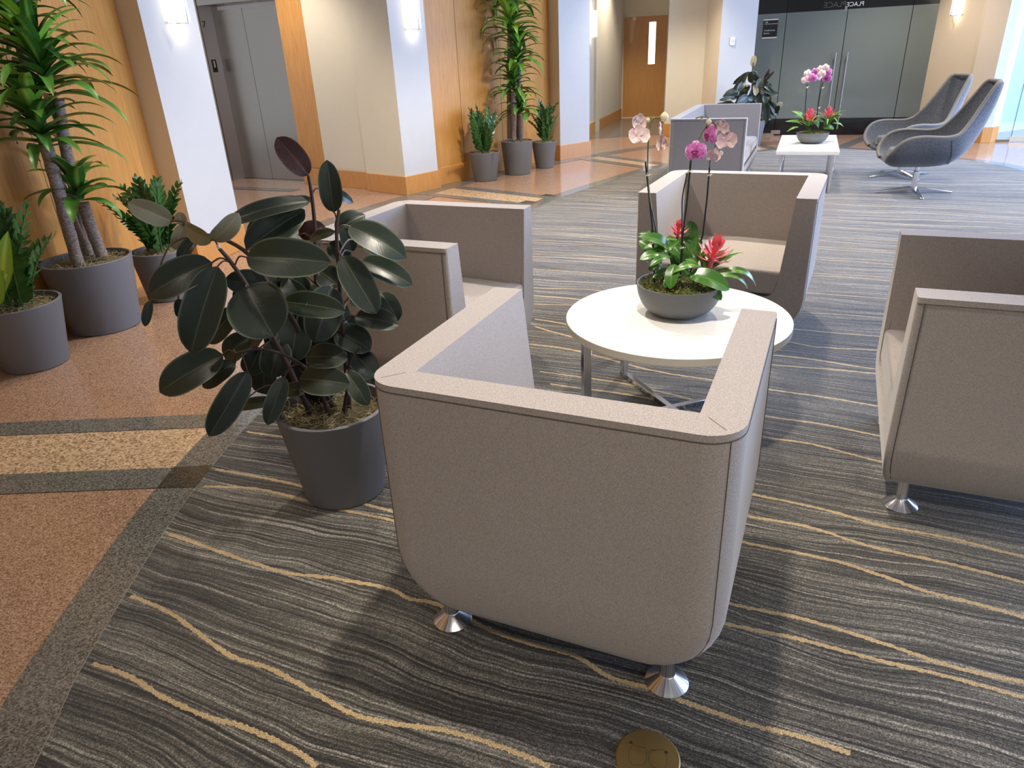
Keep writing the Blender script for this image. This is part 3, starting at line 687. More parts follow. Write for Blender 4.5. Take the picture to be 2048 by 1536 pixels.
# ------------------------------------------------------------------ sconces, thermostat
def sconce(name_label, base, tdir, nrm, z0, sc_=1.0, power=1.6):
    """base: point on the wall (2D), tdir along wall, nrm out of the wall, z0 = bottom of the glass"""
    t = thing('wall_sconce', name_label, 'wall lamp', (base.x, base.y, z0))
    W_, D_, H_ = .160*sc_, .10*sc_, .42*sc_
    ang = math.atan2(tdir.y, tdir.x); t.rotation_euler[2] = ang
    s = 1 if Vector((-tdir.y, tdir.x)).dot(nrm) > 0 else -1
    m2 = MB(); sec = []
    for z in (0, H_):
        sec.append([(W_*.5*math.cos(a)*2*.62, s*(.015+D_*math.sin(a)), z) for a in np.linspace(0, PI, 17).tolist()])
    m2.loft(sec, closed=True); m2.build('glass_shade', M['lamp_glass'], t)
    m2 = MB(); m2.box((-.055*sc_, min(0, s*.012), .03), (.055*sc_, max(0, s*.012), H_-.03)); m2.build('back_plate', M['chrome'], t, bevel=.002, seg=1)
    m2 = MB(); w_ = W_*.66
    m2.box((-w_, min(s*.01, s*.018), -.012), (w_, max(s*.01, s*.018), 0)); m2.box((-w_, min(s*.012, s*(D_+.02)), -.010), (-w_+.008, max(s*.012, s*.03), .33*sc_)) if False else None
    m2.box((-.012, min(s*.0, s*(D_+.025)), -.016), (.012, max(s*.0, s*(D_+.025)), -.003))
    m2.build('bottom_bracket', M['chrome'], t, bevel=.001, seg=1)
    m2 = MB(); y = s*(D_+.022); m2.tube([(0, y, -.02), (0, y, .10*sc_)], [.010, .004], 8); m2.tube([(w_, s*.02, -.012), (w_, s*.02, H_)], .0035, 6); m2.tube([(-w_, s*.014, -.008), (w_, s*.014, -.008)], .005, 6)
    m2.build('rod', M['chrome'], t)
    l = bpy.data.lights.new('sconce_glow', 'POINT'); l.energy = power*.3; l.color = (1.0, .86, .66); l.shadow_soft_size = .03
    o = bpy.data.objects.new('sconce_glow', l); C.objects.link(o); o.parent = t; o.location = (0, s*.05, -.06)
    l2 = bpy.data.lights.new('sconce_glow_up', 'POINT'); l2.energy = power; l2.color = (1.0, .86, .66); l2.shadow_soft_size = .05
    o = bpy.data.objects.new('sconce_glow_up', l2); C.objects.link(o); o.parent = t; o.location = (0, s*.12, H_+.06)
    return t
def face(a, b, frac, off=0):
    a = Vector(a); b = Vector(b); t = (b-a).normalized(); n_ = Vector((t.y, -t.x)); return a+(b-a)*frac+n_*off, t, n_
p, t_, n_ = face(c1a, c1b, .57); sconce('lit opal glass sconce on the leftmost white column', p, t_, n_, 1.83)
p, t_, n_ = face(c2a, c2b, .60); sconce('lit opal glass sconce on the white column right of the lift', p, t_, n_, 1.80)
p, t_, n_ = face(n1, n2, .35); sconce('lit opal glass sconce in the corridor left of the oak door', p, t_, n_, 1.70)
sconce('lit opal glass sconce on the beige wall above the swivel chairs', r0+rdir*.42, rdir, rn, 1.72)
th_p, th_t, th_n = face(c4a, c4b, .33)
th = thing('thermostat', 'small white thermostat on the far white column', 'thermostat', (th_p.x, th_p.y, 1.50), math.atan2(th_t.y, th_t.x))
mb = MB(); mb.box((-.035, -.022, -.05), (.045, 0, .07)); mb.build('housing', M['thermo'], th, bevel=.006)
mb = MB(); mb.box((-.02, -.026, .0), (.03, -.020, .04)); mb.build('display', M['cream_plate'], th, bevel=.001, seg=1)

# ------------------------------------------------------------------ armchairs and sofa
CH, CD, CT = .801, .777, .094
ZB, ZC = .105, .30
def rrect(W, D, rb, rf, n=8):
    """outline from front-left round the back to front-right (front = +y)"""
    pts = []
    def arc(cx, cy, r, a0, a1):
        for k in range(n+1):
            a = R_(a0+(a1-a0)*k/n); pts.append((cx+r*math.cos(a), cy+r*math.sin(a)))
    x, y = W/2, D/2
    arc(-x+rf, y-rf, rf, 90, 180); arc(-x+rb, -y+rb, rb, 180, 270); arc(x-rb, -y+rb, rb, 270, 360); arc(x-rf, y-rf, rf, 0, 90)
    return pts
def insets(z):
    if z >= ZC: return 0, 0
    k = (ZC-z)/(ZC-ZB); e = 1-math.sqrt(max(0, 1-min(1, k)**2*.97)); return .155*e, .05*e
def outer_at(W, z, i=None, rb=.085):
    ix, iy = insets(z); o = rrect(W-2*ix, CD-2*iy*1.0, rb, .012)
    return o if i is None else o[i]
def make_seat(name, W, fab, seam, ncush):
    root = bpy.data.objects.new(name, None); C.objects.link(root)
    m2 = MB(); zs = [ZB+(ZC-ZB)*(1-math.cos(t)) for t in np.linspace(0, PI/2, 10).tolist()]+[.42, .60, CH]
    m2.loft([[(x, y, z) for x, y in outer_at(W, z)] for z in zs])
    shell = m2.build('shell', fab, root, smooth=False)
    cut = MB(); secs = []
    xt, xb = W/2-CT, W/2-CT-.05; zb_ = ZC-.012
    def sec(front):
        pts = []
        for sx in (-1, 1):
            row = [(sx*xt, CH+.05), (sx*(xt+(xb-xt)*.9), zb_+.07)]+[(sx*(xb-.06+.06*math.cos(a)), zb_+.06-.06*math.sin(a)) for a in np.linspace(0, PI/2, 6).tolist()]
            pts += row if sx < 0 else row[::-1]
        return [(x, (CD/2+.2) if front else (-CD/2+CT+.05*(CH-z)/(CH-zb_)), z) for x, z in pts]
    cut.loft([sec(True), sec(False)])
    cutter = cut.build('cutter', fab, None, smooth=False)
    b = shell.modifiers.new('b', 'BOOLEAN'); b.object = cutter; b.operation = 'DIFFERENCE'; b.solver = 'EXACT'
    bpy.context.view_layer.update()
    me = bpy.data.meshes.new_from_object(shell.evaluated_get(bpy.context.evaluated_depsgraph_get()))
    shell.modifiers.clear(); old = shell.data; shell.data = me; bpy.data.meshes.remove(old); bpy.data.objects.remove(cutter)
    bm = bmesh.new(); bm.from_mesh(me); bmesh.ops.remove_doubles(bm, verts=bm.verts, dist=.0004)
    bmesh.ops.dissolve_limit(bm, angle_limit=R_(1.0), verts=bm.verts, edges=bm.edges); bm.to_mesh(me); bm.free()
    for p_ in me.polygons: p_.use_smooth = True
    try: me.set_sharp_from_angle(angle=R_(60))
    except Exception: pass
    bv = shell.modifiers.new('bevel', 'BEVEL'); bv.width = .016; bv.segments = 4; bv.limit_method = 'ANGLE'; bv.angle_limit = R_(38)
    wn = shell.modifiers.new('wn', 'WEIGHTED_NORMAL'); wn.keep_sharp = False
    # cushions
    cw = (2*xt-.035)/ncush
    for k in range(ncush):
        m3 = MB(); cx = -(2*xt-.035)/2+cw*(k+.5); x1 = cw/2-.003; x0 = cw/2-(.035 if ncush == 1 else .02)
        y0, y1 = -CD/2+CT+.02, CD/2-.004; z0, z1 = ZC+.004, .435
        rows = []
        for u in np.linspace(0, 1, 9).tolist():
            y = y0+(y1-y0)*u; zt = z1+.012*math.sin(PI*u)-.004*u
            rows.append([(cx-x0, y, z0), (cx+x0, y, z0), (cx+x1, y, z1-.03), (cx+x1-.02, y, zt-.005), (cx, y, zt+.006), (cx-x1+.02, y, zt-.005), (cx-x1, y, z1-.03)])
        m3.loft(rows); cu = m3.build('seat_cushion', fab, root, bevel=.040, seg=5, ang=50)
    # seams
    sm = MB(); r = .0016
    o = outer_at(W, CH); sm.tube([(x*1.0002, y*1.0002, CH-.018) for x, y in o[4:-4]], .0017, 6)
    xi = xt+.007
    path = [(-xi, CD/2-.01), (-xi, -CD/2+CT-.006), (xi, -CD/2+CT-.006), (xi, CD/2-.01)]
    sm.tube([(x, y, CH-.0030) for x, y in path], .0013, 6)
    nb = 9+4
    for i in (nb, len(o)-1-nb):
        line = [(*(Vector(outer_at(W, z, i))*1.0004), z) for z in list(np.linspace(CH-.016, ZC, 8).tolist())+[ZC-.05, ZC-.1, ZC-.14, ZC-.17, ZC-.185]]
        sm.tube(line, .0014, 6)
        ox, oy = o[i]; s_ = 1 if ox > 0 else -1
        sm.tube([(s_*(xi+.008), -CD/2+CT-.014, CH-.0004), (ox*.972, oy*.972, CH-.0004)], .0010, 6)
    for i, s_ in ((0, -1), (1, 1)):
        line = []
        for z in list(np.linspace(CH-.016, ZC, 6).tolist())+[ZC-.05, ZC-.1, ZC-.15]:
            ix, iy = insets(z); line.append((s_*(W/2-ix+.0006), CD/2-.022-iy, z))
        sm.tube(line, .0017, 6)
        sm.tube([(s_*(xt-.05*(CH-z)/(CH-ZC)-.0005), CD/2-.018, z) for z in np.linspace(CH-.012, ZC+.05, 5).tolist()], .0014, 6)
    sm.build('seam', seam, root)
    # feet
    for fx, fy in ((-1, -1), (1, -1), (1, 1), (-1, 1)):
        ft = MB(); prof = [(.056, .0), (.056, .0035), (.054, .0055), (.021, .030), (.0185, .034), (.0185, .125)]
        ft.lathe(prof, 40); x = fx*(W/2-.130); y = fy*(CD/2-.095)
        ft.build('foot', M['foot'], root, loc=(x, y, .0068))
    return root
def footmat():
    m = NT('spun_steel'); tc = m.n('ShaderNodeTexCoord'); g = m.n('ShaderNodeTexGradient', gradient_type='RADIAL'); m.l(tc.outputs['Object'], g.inputs[0])
    cmb = m.n('ShaderNodeCombineXYZ'); m.l(m.math('MULTIPLY', g.outputs['Fac'], 26), cmb.inputs[0]); nn_ = m.noise(cmb.outputs[0], 1.6, 2)
    m.col(m.ramp(nn_, [(.35, (.35, .35, .36)), (.62, (.92, .92, .95))])); m.set(Metallic=1.0, Roughness=.22, Anisotropic=.7); return m.m  # bright and dark radial reflections are put into the base colour
M['foot'] = footmat()
chair = make_seat('armchair', .887, M['taupe'], M['seam'], 1)
poses = [((.200, 1.704), -.429, 'taupe fabric tub armchair nearest the camera, seen from behind'),
         ((-.398, 3.343), -2.014, 'taupe fabric tub armchair behind the potted rubber plant, facing right'),
         ((1.288, 3.927), 2.675, 'taupe fabric tub armchair beyond the round table, facing the camera'),
         ((1.736, 2.175), 1.141, 'taupe fabric tub armchair cut off by the right edge, facing left')]
for i, ((x, y), a, lab) in enumerate(poses):
    o = chair if i == 0 else copy_tree(chair)
    o.location = (x, y, 0); o.rotation_euler[2] = a; tag(o, lab, 'armchair', 'taupe tub armchairs round the table')
sofa = make_seat('sofa', 1.983, M['grey_fabric'], M['grey_seam'], 2)
sofa.location = (2.515, 8.492, 0); sofa.rotation_euler[2] = -1.973; tag(sofa, 'blue-grey fabric tub sofa in front of the far white column', 'sofa')

# ------------------------------------------------------------------ round table
TZ = .462; tc_ = Vector((.711, 2.796)); TR = .466
rt = thing('round_table', 'round white coffee table on a chrome cross base', 'table', (tc_.x, tc_.y, 0), R_(-20))
mb = MB(); mb.lathe([(TR-.002, -.034), (TR, -.031), (TR, -.002), (TR-.002, 0)], 128, (0, 0, TZ), cap=True); tp = mb.build('tabletop', [M['white_lam']], rt)
mb = MB(); mb.lathe([(TR+.0006, -.031), (TR+.0006, -.003)], 128, (0, 0, TZ), cap=False); mb.build('edge_band', M['white_lam_edge'], rt)
lr = .425
for k in range(4):
    a = R_(40+90*k)
    T = Matrix.Rotation(a, 4, 'Z')
    mb = MB(); mb.box((lr-.018, -.014, .012), (lr+.018, .014, TZ-.034), T); mb.build('leg', M['chrome'], rt, bevel=.002, seg=1)
for k in range(2):
    T = Matrix.Rotation(R_(40+90*k), 4, 'Z')
    mb = MB(); mb.box((-lr-.018, -.014, .0075+.0*k), (lr+.018, .014, .030+.0005*k), T); mb.build('base_bar', M['chrome'], rt, bevel=.002, seg=1)
# ------------------------------------------------------------------ two square tables pushed together
ta = R_(-22.5); tx = Vector((math.cos(ta), math.sin(ta))); ty = Vector((-tx.y, tx.x))
f_l = Vector((2.915, 7.69))
def sqtable(label, org):
    t = thing('side_table', label, 'table', (org.x, org.y, 0), ta, 'white square tables pushed together')
    W_, D_ = .615, .735
    m2 = MB(); m2.box((0, .003, .397), (W_, D_-.003, .435)); m2.build('tabletop', M['white_sq'], t, bevel=.002, seg=1)
    for x in (.05, W_-.05):
        m2 = MB()
        for y in (.06, D_-.06): m2.box((x-.013, y-.025, .0072), (x+.013, y+.025, .397))
        m2.box((x-.013, .085, .0072), (x+.013, D_-.085, .020)); m2.build('leg_frame', M['chrome'], t, bevel=.001, seg=1)
    return t
sqtable('white square table nearer the camera, under the far orchid bowl', f_l)
sqtable('white square table farther from the camera, behind its twin', f_l+ty*.738)

# ------------------------------------------------------------------ swivel chairs
def swivel():
    root = bpy.data.objects.new('swivel_chair', None); C.objects.link(root)
    rim = [(.335, .345, .16), (.345, .39, .23), (.325, .45, .29), (.27, .53, .325), (.19, .575, .335), (.08, .59, .335), (-.05, .583, .33), (-.15, .583, .315), (-.235, .61, .29), (-.31, .70, .245), (-.38, .82, .205), (-.45, .95, .175), (-.50, 1.035, .155), (-.53, 1.055, .125)]
    cen = [(.31, .335), (.27, .30), (.20, .29), (.12, .287), (.03, .286), (-.06, .287), (-.15, .294), (-.235, .312), (-.31, .355), (-.385, .435), (-.45, .555), (-.515, .735), (-.56, .93), (-.575, 1.05)]
    R3 = catmull([(a, b, c) for a, b, c in rim], 3); C3 = catmull([(a, b, 0) for a, b in cen], 3); n_ = len(R3); rows = []; K = 14
    for i in range(n_):
        f1, z1, w1_ = R3[i]; f0, z0, _ = C3[i]; row = []
        for k in range(-K, K+1):
            u = k/K; a = abs(u)*PI/2
            sx = math.sin(a)**.85; lift_ = 1-math.cos(a)**1.1 if abs(u) < 1 else 1
            row.append((w1_*sx*(1 if u > 0 else -1), f0+(f1-f0)*lift_, z0+(z1-z0)*lift_))
        rows.append(row)
    m2 = MB(); m2.loft(rows, closed=False, cap=False)
    sh = m2.build('shell', M['charcoal'], root, recalc=True)
    so = sh.modifiers.new('solid', 'SOLIDIFY'); so.thickness = .035; so.offset = 0
    ss = sh.modifiers.new('sub', 'SUBSURF'); ss.levels = 1; ss.render_levels = 1
    m2 = MB(); m2.tube([(R3[i][2], R3[i][0], R3[i][1]) for i in range(n_)]+[(-R3[i][2], R3[i][0], R3[i][1]) for i in range(n_-1, -1, -1)], .0185, 10); m2.build('rim_piping', M['charcoal_seam'], root)
    for sg_ in (1, -1):
        m2 = MB(); r_ = rows[21]; m2.tube([Vector(r_[k])+Vector((sg_*.018, -.002, -.014 if abs(k-K) < 8 else -.004)) for k in (range(2*K-1, K+1, -1) if sg_ > 0 else range(1, K-1))], .0028, 5)
        m2.build('side_seam', M['grey_seam'], root)
    m2 = MB(); i = 9*3-6
    m2.tube([(x*1.05, y-.0, z-.012) for x, y, z in rows[i-1]][::1], .021, 6) if False else None
    secs = []
    for z, k in ((.33, .80), (.36, .96), (.42, .98), (.445, .92), (.452, .7)):
        secs.append([(.245*k*math.copysign(abs(math.cos(a))**.7, math.cos(a)), .03+.27*k*math.copysign(abs(math.sin(a))**.7, math.sin(a)), z) for a in np.linspace(0, 2*PI, 32, endpoint=False).tolist()])
    m2 = MB(); m2.loft(secs); m2.build('seat_cushion', M['charcoal'], root)
    m2 = MB(); m2.lathe([(.030, .045), (.030, .225), (.020, .23), (.020, .285)], 24); m2.build('column', M['chrome'], root)
    for k in range(4):
        a = R_(90*k); T = Matrix.Rotation(a, 4, 'Z'); m2 = MB()
        secs = [[(x, y, z) for y, z in ((-w_, zb), (w_, zb), (w_, zt), (-w_, zt))] for x, w_, zb, zt in ((.0, .022, .035, .075), (.06, .020, .03, .066), (.36, .012, .0072, .020))]
        secs = [[tuple(T @ Vector(p)) for p in s] for s in secs]; m2.loft(secs); m2.build('base_arm', M['chrome'], root, bevel=.002, seg=1)
    return root
sw = swivel()
def face_dir(o, x, y, deg): o.location = (x, y, 0.0); o.rotation_euler[2] = R_(deg-90)
face_dir(sw, 4.24, 7.31, 165); tag(sw, 'charcoal melange swivel lounge chair nearer the camera, beside the square tables', 'lounge chair', 'charcoal swivel lounge chairs')
sw2 = copy_tree(sw); face_dir(sw2, 4.62, 8.31, 184); tag(sw2, 'charcoal melange swivel lounge chair partly hidden behind its twin', 'lounge chair', 'charcoal swivel lounge chairs')

# ------------------------------------------------------------------ brass floor box
fb = thing('floor_outlet', 'round brushed brass floor outlet cover in the carpet at the bottom edge', 'outlet', (.272, 1.092, .006), R_(-14))
mb = MB(); mb.lathe([(.0, 0), (.074, 0), (.074, .003), (.071, .005), (.0, .005)], 64, cap=False); mb.build('cover', M['brass'], fb, smooth=False)
for x, y in ((-.012, .022), (.012, .020)):
    mb = MB(); mb.lathe([(.0068, .005), (.0068, .0062), (0.0, .0062)], 20, (x, y, 0), cap=False); sl = mb.build('lock_screw', M['brass'], fb)
    mb = MB(); mb.box((x-.006, y-.0008, .0062), (x+.006, y+.0008, .0066)); mb.build('slot', M['dark_slot'], sl, smooth=False)
mb = MB()
for s_ in (-1, 1):
    pts = [(s_*.003, .012), (s_*.012, .022), (s_*.036, .026), (s_*.043, .010), (s_*.043, -.014), (s_*.034, -.026), (s_*.010, -.022), (s_*.003, -.012), (s_*.003, .012)]
    mb.tube([(x, y, .005) for x, y in pts], .0005, 4)
mb.build('lid_outline', M['dark_slot'], fb)
for x, y in ((-.041, .031), (.041, .020), (.030, -.050)):
    mb = MB(); mb.lathe([(.0042, .005), (.0036, .0052), (0, .0052)], 16, (x, y, 0), cap=False); mb.build('screw', M['dark_slot'], fb)

# ------------------------------------------------------------------ plants: shared pieces
def leaf_mesh(mb, base, tip, width, nrm, bend=.12, fold=.15, shape='ovate', nu=12, nv=6, twist=0, mi=0, wave_=0):
    base = Vector(base); tip = Vector(tip); ax = tip-base; L = ax.length
    if L < 1e-5: return
    ax.normalize(); nrm = Vector(nrm); nrm = nrm-ax*nrm.dot(ax)
    nrm = nrm.normalized() if nrm.length > 1e-4 else ax.orthogonal().normalized()
    if twist: nrm = Matrix.Rotation(twist, 3, ax) @ nrm
    sd = ax.cross(nrm); vs = []; uv = []
    for i in range(nu+1):
        u = i/nu
        if shape == 'ovate': wv = (1-abs(2*u**.93-1)**2.5)**.62*(1 if u < .93 else 1-.35*(u-.93)/.07)
        elif shape == 'strap': wv = min(1, .35+u*3)*(1-u**3)**.8
        elif shape == 'petal': wv = math.sin(PI*(.08+.84*u**.8))**.55
        elif shape == 'lance': wv = math.sin(PI*u**.8)**.8
        else: wv = math.sin(PI*u)
        wv = max(wv, .02)
        c = base+ax*L*u+nrm*(bend*L*math.sin(PI*u)) 
        for j in range(nv+1):
            v = j/nv*2-1
            h = abs(v)*fold*width*wv*.5+wave_*width*math.sin(u*9+v*2)*abs(v)
            vs.append(c+sd*(v*width*.5*wv)+nrm*h); uv.append((j/nv, u))
    fs = []
    for i in range(nu):
        for j in range(nv):
            a = i*(nv+1)+j; fs.append((a, a+1, a+nv+2, a+nv+1))
    mb.add(vs, fs, uv, mi)
def arch_leaf(mb, base, d, length, width, droop, up0=.9, nu=10, mi=0, fold=.35, tipdrop=1.0):
    """strap leaf that leaves the axis upwards and arches over; d = horizontal unit direction"""
    base = Vector(base); d = Vector((d[0], d[1], 0)).normalized(); vs = []; uv = []
    pos = base.copy(); ang = up0; step = length/nu; side = Vector((-d.y, d.x, 0)); nv = 4
    for i in range(nu+1):
        u = i/nu; wv = min(1, .4+2.2*u)*(1-u**2.6)**.75 if u < 1 else .02
        t = d*math.cos(ang)+Vector((0, 0, 1))*math.sin(ang); n_ = -d*math.sin(ang)+Vector((0, 0, 1))*math.cos(ang)
        for j in range(nv+1):
            v = j/nv*2-1; vs.append(pos+side*(v*width*.5*wv)+n_*(abs(v)*fold*width*.5*wv)); uv.append((j/nv, u))
        pos = pos+t*step; ang -= droop/nu*(.4+1.2*u)*tipdrop
    fs = [(i*(nv+1)+j, i*(nv+1)+j+1, (i+1)*(nv+1)+j+1, (i+1)*(nv+1)+j) for i in range(nu) for j in range(nv)]
    mb.add(vs, fs, uv, mi)
def make_pot(root, rb, rt_, h, rnd):
    mb = MB(); th_ = .014
    mb.lathe([(rb*.92, 0), (rb, .004), (rb+(rt_-rb)*.5, h*.5), (rt_, h-.003), (rt_-.003, h), (rt_-th_, h), (rt_-th_-.004, h-.07), (0, h-.07)], 64, cap=False)
    # close the underside
    mb.lathe([(0, .0), (rb*.92, 0)], 64, cap=False)
    mb.build('pot', M['pot'], root)
    mb = MB(); secs = [(rt_-th_-.006, h-.055), (rt_*.75, h-.035), (rt_*.4, h-.022), (0, h-.018)]
    mb.lathe(secs, 32, cap=False); mb.build('moss_bed', M['moss_bed'], root)
    mb = MB(); 
    for k in range(int(420*rt_/.2)):
        r = (rt_-.03)*math.sqrt(rnd.random()); a = rnd.uniform(0, 2*PI); x, y = r*math.cos(a), r*math.sin(a); z = h-.052+.034*(1-r/rt_)+rnd.uniform(0, .03)
        b = rnd.uniform(0, 2*PI); l = rnd.uniform(.03, .07); pts = []
        for q in range(4):
            pts.append((x, y, z)); b += rnd.uniform(-1.1, 1.1); x += l/3*math.cos(b); y += l/3*math.sin(b)
            rr = math.hypot(x, y)
            if rr > rt_-.018: x *= (rt_-.018)/rr; y *= (rt_-.018)/rr
            z += rnd.uniform(-.010, .012)
        mb.tube(pts, .0012, 3, cap=False)
    tag(mb.build('dried_moss', M['moss'], root, recalc=False), kind='stuff')
    return h-.03
# ------------------------------------------------------------------ rubber plant (near)
RX, RY = -.663, 2.297
rub = thing('rubber_plant', 'large dark-leaved potted rubber plant in a charcoal pot in the foreground', 'potted plant', (RX, RY, .0068))
rnd = random.Random(3); soil = make_pot(rub, .151, .202, .362, rnd)
ORG = Vector((RX, RY, .0068))
def q5(x, y, dy=0):    # a spot given in the close-up view of the plant -> point in the vertical plane dy in front of / behind the stem
    return atY(200+x/2.363, 250+y/2.363, RY+dy)-ORG
stems = [
 ([(1000,1380,-.02),(960,1290,-.03),(880,1120,-.05),(790,950,-.07),(700,770,-.10),(620,650,-.12),(565,585,-.13)], .011),
 ([(1180,1350,.0),(1160,1120,.0),(1140,900,-.02),(1130,700,-.03),(1118,500,-.04),(1130,400,-.04)], .009),
 ([(1040,1360,.06),(1030,1000,.07),(1020,700,.06),(1015,480,.05),(1000,330,.04),(985,240,.03)], .009),
 ([(1120,1360,.02),(1000,1150,.02),(930,950,.0),(800,760,-.02),(700,610,-.04),(560,530,-.05),(450,520,-.06)], .010),
 ([(1080,1370,-.05),(1020,1200,-.08),(900,1100,-.12),(760,1060,-.14),(640,1080,-.16)], .007),
 ([(1150,1360,-.04),(1170,1240,-.08),(1180,1120,-.10),(1230,1050,-.10)], .007),
]
stempts = []
for pts, r in stems:
    P = catmull([q5(*p) for p in pts], 5); stempts += P
    mb = MB(); mb.tube(P, list(np.linspace(r, r*.55, len(P)).tolist()), 10); mb.build('stem', M['stem_brown'], rub)
mb = MB(); c_ = q5(565, 583, -.13); d_ = (q5(565, 570, -.13)-q5(580, 600, -.13)).normalized(); mb.tube([c_, c_+d_*.012], .0065, 10); mb.build('cut_tip', M['tie'], rub)
# base x, y, tip x, y, width, dy base, dy tip, kind, bend, up-weight
LV = [
 (985,238,835,58,112,.03,.04,'r',.05,0),(1105,412,1072,165,100,-.04,-.05,'g',.05,0),(342,455,130,368,96,-.05,-.10,'k',.06,-.3),
 (396,472,352,590,60,-.04,-.06,'k',.1,0),(396,472,370,412,50,-.04,-.03,'k',.1,0),(530,545,400,470,92,-.10,-.06,'k',.12,-.5),(530,545,655,415,96,-.10,-.08,'k',.12,-.5),
 (995,360,585,472,88,.04,-.05,'d',.10,.6),(690,590,968,402,150,-.04,.06,'d',.08,.3),(692,625,1092,650,182,-.14,-.18,'d',.05,.35),
 (530,650,228,806,165,-.12,-.18,'d',.08,.4),(556,668,430,1080,182,-.15,-.22,'d',.06,.2),(690,765,822,1002,262,-.13,-.22,'d',.05,.5),
 (1175,478,1446,632,140,-.03,-.06,'d',.10,.5),(1235,640,1476,756,112,.02,.0,'d',.08,.5),(1145,620,1308,892,140,-.06,-.12,'d',.05,.2),
 (1205,905,1412,948,110,.0,-.03,'d',.10,.6),(865,835,1160,882,120,-.10,-.15,'d',.06,.2),(1090,760,1015,1028,165,-.06,-.14,'d',.08,.1),
 (582,1085,280,1262,165,-.14,-.20,'d',.06,.4),(698,1165,515,1472,125,-.16,-.24,'d',.05,.2),(980,1095,1172,1105,122,-.08,-.12,'d',.08,.5),
 (945,1200,1182,1225,140,-.12,-.17,'d',.08,.4),(1165,1165,1268,1325,92,-.12,-.17,'d',.08,.2),(872,1190,790,1418,88,-.14,-.20,'d',.06,.1),
 (850,1010,805,1195,135,-.02,-.06,'d',.08,.2),(935,900,905,1118,155,.02,-.02,'d',.08,.1),(645,870,508,1032,108,-.04,-.08,'d',.08,.3),
 (640,1120,485,1240,92,-.08,-.12,'d',.10,.4),(1200,1080,1305,1195,120,-.02,-.06,'d',.08,.3),(1120,975,1278,1065,138,.0,-.05,'d',.08,.4),
 (710,1000,590,1105,118,.02,.0,'d',.10,.4),(1280,1140,1345,1245,64,-.02,-.04,'d',.08,.2),(1115,505,1252,425,105,.08,.12,'p',.10,.6),
 (1040,300,1197,368,48,.06,.09,'d',.25,.4),(940,520,1064,480,86,.08,.10,'r',.08,.2),(1110,505,990,545,50,.0,.05,'d',.10,.4),
 (1000,345,690,505,80,.06,.04,'d',.12,.5),(1240,560,1335,608,64,.08,.10,'d',.10,.4),(855,770,585,735,120,.06,.0,'d',.08,.2),
 (905,710,950,835,130,.06,.02,'d',.08,.1),(238,830,212,952,44,-.16,-.18,'d',.05,0),(455,530,372,648,64,-.05,-.08,'d',.1,.2),
 (370,820,378,912,46,-.02,-.02,'p',.05,.1),(1325,790,1410,925,96,.05,.02,'d',.08,.3),(650,1335,845,1305,60,-.10,-.12,'d',.08,.5),
 (1040,690,1130,760,110,.08,.05,'d',.08,.2),(870,1260,985,1245,70,-.10,-.12,'d',.08,.5),(760,880,640,760,120,.05,.03,'d',.08,.3),
 (1000,760,1080,900,130,.05,.0,'d',.08,.2),(1180,840,1330,800,90,.08,.1,'d',.08,.4),(930,1000,1060,1080,120,.05,.03,'d',.08,.3),
 (760,1050,700,1180,110,.02,.0,'d',.08,.2),(820,930,690,960,110,.08,.06,'d',.08,.2),(1140,1000,1230,1160,100,.06,.04,'d',.08,.2),
 (1080,560,1180,640,90,.1,.1,'p',.08,.3),(780,690,860,800,80,.08,.06,'p',.08,.3),(1000,900,1110,960,110,.1,.08,'d',.08,.3),(1190,600,1150,480,70,.06,.06,'d',.08,.1)]
r2 = random.Random(31)
for k in range(30):      # the darker leaves deeper inside the plant
    bx, by = r2.uniform(760, 1180), r2.uniform(740, 1180); a = r2.uniform(.2, PI-.2) if r2.random() < .75 else r2.uniform(-.6, 3.6); l = r2.uniform(150, 215)
    LV.append((bx, by, bx+l*math.cos(a), min(by+l*math.sin(a), 1300), r2.uniform(85, 130), r2.uniform(.04, .10), r2.uniform(.0, .14), 'd', .08, .3))
for (bx, by, tx_, ty_, wd, d0, d1, kind, bend, upw) in LV:
    b = q5(bx, by, d0); t = q5(tx_, ty_, d1); depth = (b+ORG-Vector((0, 0, CAMH))).dot(fw); W_ = wd/2.363*depth/FPX
    tocam = (Vector((0, 0, CAMH))-(b+t)/2-ORG).normalized(); nrm = tocam*.9+Vector((0, 0, 1))*upw*.8+Vector((rnd.uniform(-.25, .25), 0, rnd.uniform(-.15, .15)))
    mb = MB(); leaf_mesh(mb, b, t, W_*1.06, nrm, bend=bend*.9, fold=.20, nu=20, nv=8, wave_=.014)
    mat = {'d': M['rubber_leaf'], 'g': M['rubber_leaf'], 'r': M['rubber_red'], 'k': M['rubber_pale'], 'p': M['rubber_leaf']}[kind]
    lf = mb.build('leaf', mat, rub, recalc=False)
    if kind == 'r': tag(lf, 'maroon young leaf')
    if kind == 'k': tag(lf, 'olive underside of an upturned leaf')
    s = min(stempts, key=lambda q: (q-b-Vector((0, 0, -.02))).length)
    if (s-b).length > .012:
        mid = (s+b)/2+Vector((0, 0, .25*(s-b).length)); mb = MB(); mb.tube(catmull([s, mid, b, b+(t-b)*.04], 4), .0028, 6); mb.build('petiole', M['petiole'], rub)
